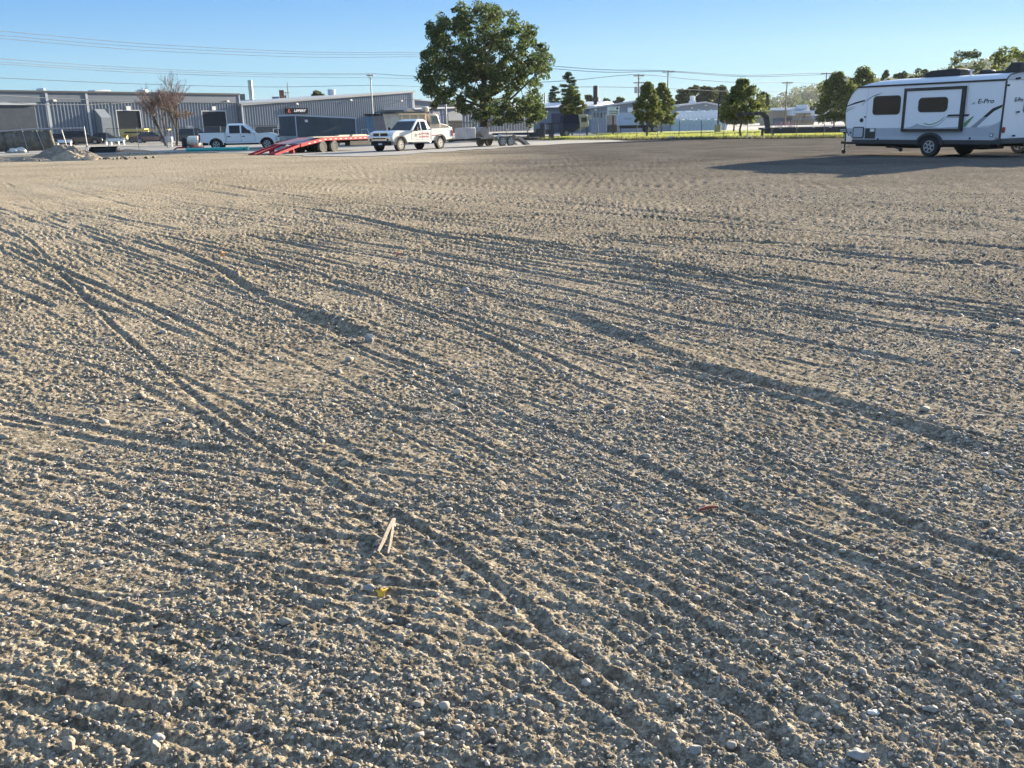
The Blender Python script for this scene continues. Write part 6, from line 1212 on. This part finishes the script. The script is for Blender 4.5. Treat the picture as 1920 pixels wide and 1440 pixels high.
# ------------------------------------------------------------------ fences
M_WIREF = mat('fence wire', (.22, .23, .23), .5, .3); M_DPOST = mat('dark fence post', (.07, .07, .065), .6)
def fence(name, label, pts, h, step, pm, toprail=True, pr=.03, pitch=.12, wr=.0035, rail=M_GREYP):
    t = thing(name, label, 'fence', (pts[0][0], pts[0][1], 0), 0); o = Vector((pts[0][0], pts[0][1], 0)); mesh = MB(); rail_ = MB(); posts = []
    for a, b in zip(pts[:-1], pts[1:]):
        a = Vector((*a, 0))-o; b = Vector((*b, 0))-o; L = (b-a).length; d = (b-a)/L; n = max(1, round(L/step))
        for k in range(n): posts.append(a.lerp(b, k/n))
        if toprail: rail_.tube([a+Vector((0, 0, h)), b+Vector((0, 0, h))], pr*.7, 6)
        nrm = Vector((-d.y, d.x, 0))*wr; k = 0; u = -h
        while u < L:
            for sgn in (1, -1):
                u0, u1 = (u, u+h) if sgn > 0 else (u+h, u); z0, z1 = .05, h
                if u0 < 0: z0 = .05+(0-u0)*(h-.05)/h; u0 = 0
                if u1 < 0: z1 = .05+(u0-0)*(h-.05)/h if sgn < 0 else z1; z1 = max(z0+.02, z1); u1 = 0
                if u0 > L: z0 = .05+(u0-L)*(h-.05)/h; u0 = L
                if u1 > L: z1 = .05+(L-u0)*(h-.05)/h; u1 = L; z1 = max(z1, z0+.02)
                A = a+d*u0+Vector((0, 0, z0)); B = a+d*u1+Vector((0, 0, z1)); wv = Vector((0, 0, wr)); mesh.add([A-wv, B-wv, B+nrm+wv, A+nrm+wv], [(0, 1, 2, 3)])
            u += pitch
        posts.append(b)
    for P in posts: q = MB(); q.tube([(P.x, P.y, 0), (P.x+random.uniform(-.03, .03), P.y, h+.04)], pr, 7); q.build('post', pm, t, smooth=True)
    if toprail: rail_.build('top_rail', rail, t, smooth=True)
    mesh.build('wire_mesh', M_WIREF, t); return t
fence('wire_fence', 'low wire fence with dark posts along the lawn edge', [(2.0, 88.7), (11.2, 81.0), (22.5, 73.0), (36, 68.4), (52, 64)], 1.45, 2.0, M_DPOST, False, .028, .16, .003)
fence('chain_link_fence', 'chain link fence with grey posts behind the utility trailer and the oak', [(-9.5, 95), (-4.0, 93.6), (2.0, 91)], 1.75, 1.9, M_GREYP, True, .045, .11, .0045)
fence('street_fence', 'chain link fence with dark top rail along the street at the left', [(-35.0, 82.5), (-27.3, 90), (-22.3, 92)], 1.85, 2.9, M_GREYP, True, .03, .11, .0045, M_DPOST)
# temporary fence by the dirt pile: leaning posts, white rail, brown screening
pa, pb = gx(-30, 78), gx(157, 82); t = thing('site_fence', 'sagging fence panel line with pale rail and brown screening behind the dirt pile', 'fence', (pa.x, pa.y, 0), 0); o = Vector(pa); q = MB(); L = (pb-pa); hF = 1.95
q.tube([(0, 0, hF-.25), tuple(L*.45+Vector((0, 0, hF-.02))), tuple(L+Vector((0, 0, hF)))], .05, 8); q.build('top_rail', M_GREYP, t, smooth=True)
for f, lean in ((0.05, .2), (.36, .25), (.5, .5), (.76, .32), (1.0, .05)):
    P = L*f; q = MB(); q.tube([(P.x+lean, P.y, 0), (P.x, P.y, hF+(.12 if f == 1 else 0))], .05 if f == 1 else .035, 8); q.build('post', M_GREYP, t, smooth=True)
P = L; q = MB(); q.tube([(P.x, P.y, .55), (P.x+.85, P.y-1.2, 0)], .04, 8); q.tube([(P.x, P.y, .55), (P.x-.5, P.y+.8, 0)], .04, 8); q.build('brace', M_GREYP, t, smooth=True)
q = MB(); n = 26; V0 = [];
for k in range(n+1):
    f = .03+k/n*.62; b = L*f; w_ = .10*math.sin(k*1.7)+.06*math.sin(k*4.1); V0 += [(b.x+.25*(1-0), b.y+.06+w_*.6, .15), (b.x+.12, b.y+.06+w_, hF*.5), (b.x, b.y+.05, hF-.14)]
q.add(V0, [(3*k+j, 3*k+3+j, 3*k+4+j, 3*k+1+j) for k in range(n) for j in (0, 1)])
so3 = q.build('screening', mat('brown screening', (.17, .155, .125), .9, 0, .28, 2.2, bump=.03, bscale=6), t, smooth=True); so3.modifiers.new('thickness', 'SOLIDIFY').thickness = .012

# ------------------------------------------------------------------ dirt pile, bucket, pipes, odds and ends
def heap(name, label, cat, cx, cy, rx_, ry_, h, seed, m, n=90, peaks=((0, 0, 1),)):
    u = np.linspace(-1, 1, n); X, Y = np.meshgrid(u, u); Z = np.zeros_like(X)
    for ax, ay, k in peaks: d = np.hypot((X-ax)/max(.25, k), (Y-ay)/max(.25, k)); Z = np.maximum(Z, k*np.clip(1-d*1.02, 0, 1)**.9)
    Z = Z*h*(1+.25*fbm(X*2.5+seed, Y*2.5, 3))+.10*h*fbm(X*7+seed, Y*7, 4, .6)*np.clip(Z*6, 0, 1)+.03*h*np.abs(fbm(X*22+seed, Y*22, 3, .6))*np.clip(Z*8, 0, 1); Z -= .04; i, j = np.meshgrid(np.arange(n-1), np.arange(n-1), indexing='ij')
    o = npmesh(name, np.stack([X.ravel()*rx_, Y.ravel()*ry_, Z.ravel()], 1), np.stack([i*n+j, i*n+j+1, (i+1)*n+j+1, (i+1)*n+j], -1).reshape(-1, 4), m, smooth=False); o.location = (cx, cy, 0); return props(o, label, cat)
M_PILE = mat('piled earth', (.22, .185, .145), .95, 0, .25, 2.5, bump=.05, bscale=8)
pp = g(98, 300); heap('dirt_pile', 'steep mound of loose grey earth in front of the site fence', 'dirt pile', pp.x+.2, pp.y+1.2, 2.5, 2.0, 1.14, 2, M_PILE, 110, ((-.05, .15, .92), (.28, -.05, .70), (-.35, -.2, .5)))
pp = g(152, 301); heap('sand_ridge', 'small pointed heap of sandy earth right of the steep mound', 'dirt pile', pp.x-.2, pp.y+.4, 1.5, .9, .72, 5, mat('sandy earth', (.34, .28, .20), .95, 0, .15, 3, bump=.04, bscale=8), 60, ((-.45, 0, .9), (.3, -.1, .45)))
pp = g(25, 303); heap('dirt_pile', 'low crumbly earth bank at the far left edge', 'dirt pile', pp.x-1, pp.y, 3.6, 1.2, .40, 7, M_PILE, 60, ((-.2, 0, .9), (.4, .1, .7)))
pp = g(232, 286); heap('debris_heap', 'flat reddish heap of clay and rubble left of the bare tree', 'debris', pp.x, pp.y+1, 2.6, 2.0, .28, 9, mat('red clay', (.34, .22, .13), .95, 0, .3, 2), 60, ((0, 0, 1), (.4, -.3, .6)))
rg = np.random.default_rng(12); c = g(240, 289); stx = c.x+rg.normal(0, 1.6, 70); sty = c.y+rg.normal(0, 1.3, 70); props(stones('rubble', stx, sty, rg.uniform(.03, .09, 70), 1, 4, stone_material('rubble stone', (.35, .22, .14), (.42, .36, .27), (.5, .46, .38)), zz=np.zeros(70)), 'scattered rubble lumps around the reddish debris heap', 'rubble', None, 'stuff')
c = gx(60, 57); stx = c.x+rg.normal(0, 3.4, 160); sty = c.y-1+rg.normal(0, .7, 160); props(stones('earth_clods', stx, sty, rg.uniform(.03, .13, 160), 1, 5, stone_material('earth clod', (.14, .12, .095), (.19, .16, .13), (.25, .22, .18)), zz=np.zeros(160)), 'loose clods spilled along the foot of the earth mound', 'clods', None, 'stuff')
# bucket
p = g(166, 288); t = thing('loader_bucket', 'black steel loader bucket lying left of the reddish debris heap', 'bucket', (p.x, p.y, 0), .05); q = MB()
prf = [(0, 0), (.75, 0), (.95, .25), (.95, .62), (.8, .8), (.72, .78), (.86, .6), (.86, .3), (.70, .09), (0, .05)]
q.prism(prf, 0, 2.0, ax='x'); q.build('shell', M_BLACK, t); t.scale = (1, 1, .62)
for x in (-.06, 2.0): q = MB(); q.prism([(0, 0), (.75, 0), (.95, .25), (.95, .62), (.8, .8), (.3, .55)], x, x+.06, ax='x'); q.build('side_plate', M_BLACK, t)
q = MB(); q.box((.0, -.06, -.0), (2.0, -.001, .045)); q.build('cutting_edge', M_STEEL, t)
# green pipes
M_PIPE = mat('green plastic pipe', (.02, .36, .30), .35, 0, .06, 3)
a, b = g(350, 284.6), g(466, 282.6); dd = (b-a).normalized(); rz_ = math.atan2(dd.y, dd.x); L = (b-a).length
for y, x0, z, lb in ((0, 0, .14, 'front green plastic pipe lying before the white pickup'), (.34, .35, .14, 'rear green plastic pipe lying before the white pickup')):
    q = MB(); q.lathe((0, 0, 0), [(.12, 0), (.14, 0), (.14, L-.9), (.165, L-.85), (.165, L-.5), (.14, L-.5), (.12, L-.5)], 'x', 20); o = q.build('green_pipe', M_PIPE, smooth=True); o.location = a+Vector((math.cos(rz_)*x0-math.sin(rz_)*y, math.sin(rz_)*x0+math.cos(rz_)*y, z)); o.rotation_euler = (0, 0, rz_); props(o, lb, 'pipe', 'green pipes')
# white tank on red skid
p = gx(335, 78); t = thing('water_tank', 'round white tank on a small red skid left of the green pipes', 'tank', p, .1); q = MB(); q.lathe((.95, .5, .68), [(0, -.52), (.30, -.5), (.42, -.38), (.43, .38), (.3, .5), (0, .52)], 'x', 24); q.build('tank', mat('cream tank', (.72, .66, .54), .5), t, smooth=True)
q = MB(); q.box((-.4, .05, .12), (1.7, .2, .24)); q.box((-.4, .8, .12), (1.7, .95, .24)); q.tube([(-.4, .5, .2), (-.75, .5, .02)], .05, 6); q.build('skid', M_RED, t); q = MB(); q.tube([(.3, -.02, .3), (.15, -.05, .7), (.4, .0, 1.1)], .04, 6); q.box((.05, .1, .25), (.38, .8, .95)); q.build('pump', M_BLACK, t, bevel=.03)
wheel(t, .6, -.02, .22, .14, -1); wheel(t, .6, 1.02, .22, .14, 1)
p = gx(305, 92); t = thing('white_tote', 'dirty white plastic tote leaning at the foot of the bare tree', 'tote', p, .1); q = MB(); q.box((0, 0, .45), (.7, .6, 1.0)); q.build('body', mat('dirty white plastic', (.55, .55, .52), .6, 0, .25, 6), t, bevel=.1); q = MB(); q.box((.08, .1, 0), (.16, .5, .449)); q.box((.52, .1, 0), (.6, .5, .449)); q.build('stand', M_STEEL, t)
def sack(px, D, s, lb, seed):
    B, F = ico(3); n1 = perlin(B[:, 0]*2+seed, B[:, 1]*2+B[:, 2]*2); V = B*(1+.35*n1)[:, None]*np.array([s*1.3, s, s*.75]); V[:, 2] += s*.6; o = npmesh('white_sack', V, F, mat('white sack', (.66, .64, .60), .7), smooth=True); o.location = gx(px, D); props(o, lb, 'sack', 'white sacks by the site fence')
sack(10, 79, .27, 'lumpy white sack at the far left foot of the site fence', 1); sack(17, 78.6, .30, 'round white sack second from the left by the site fence', 3); sack(32, 79, .34, 'flat white sack behind the dark shadow of the dirt pile', 5)
for px, D, s, lb in ((1259, 83.5, .22, 'blue white plastic scrap at the foot of the wire fence'), (1278, 83, .16, 'left white scrap of paper under the wire fence'), (1297, 82, .16, 'right white scrap of paper under the wire fence'), (1407, 79, .2, 'white litter near the flatbed landing legs'), (1093, 88, .2, 'white litter below the nose trailer')):
    B, F = ico(2); n1 = perlin(B[:, 0]*2.5+px, B[:, 1]*2.5+B[:, 2]*2); V = B*(1+.5*n1)[:, None]*np.array([s*1.8, s*.7, s*.5]); V[:, 2] += s*.4; o = npmesh('litter', V, F, M_WHITE, smooth=False); o.location = gx(px, D); props(o, lb, 'litter', 'litter under the wire fence')

# ------------------------------------------------------------------ air
q = MB(); q.box((-700, -30, -1.5), (1560, 1540, 115)); hz = q.build('haze', []); hm_ = bpy.data.materials.new('haze'); hm_.use_nodes = True; n_ = hm_.node_tree.nodes
n_.remove(n_['Principled BSDF']); pv = n_.new('ShaderNodeVolumePrincipled'); pv.inputs['Color'].default_value = (.80, .90, 1.0, 1); pv.inputs['Density'].default_value = .00006; pv.inputs['Anisotropy'].default_value = .3
hm_.node_tree.links.new(pv.outputs[0], n_['Material Output'].inputs['Volume']); hz.data.materials.append(hm_); props(hz, 'thin morning haze in the air over the whole lot', 'haze', None, 'stuff')
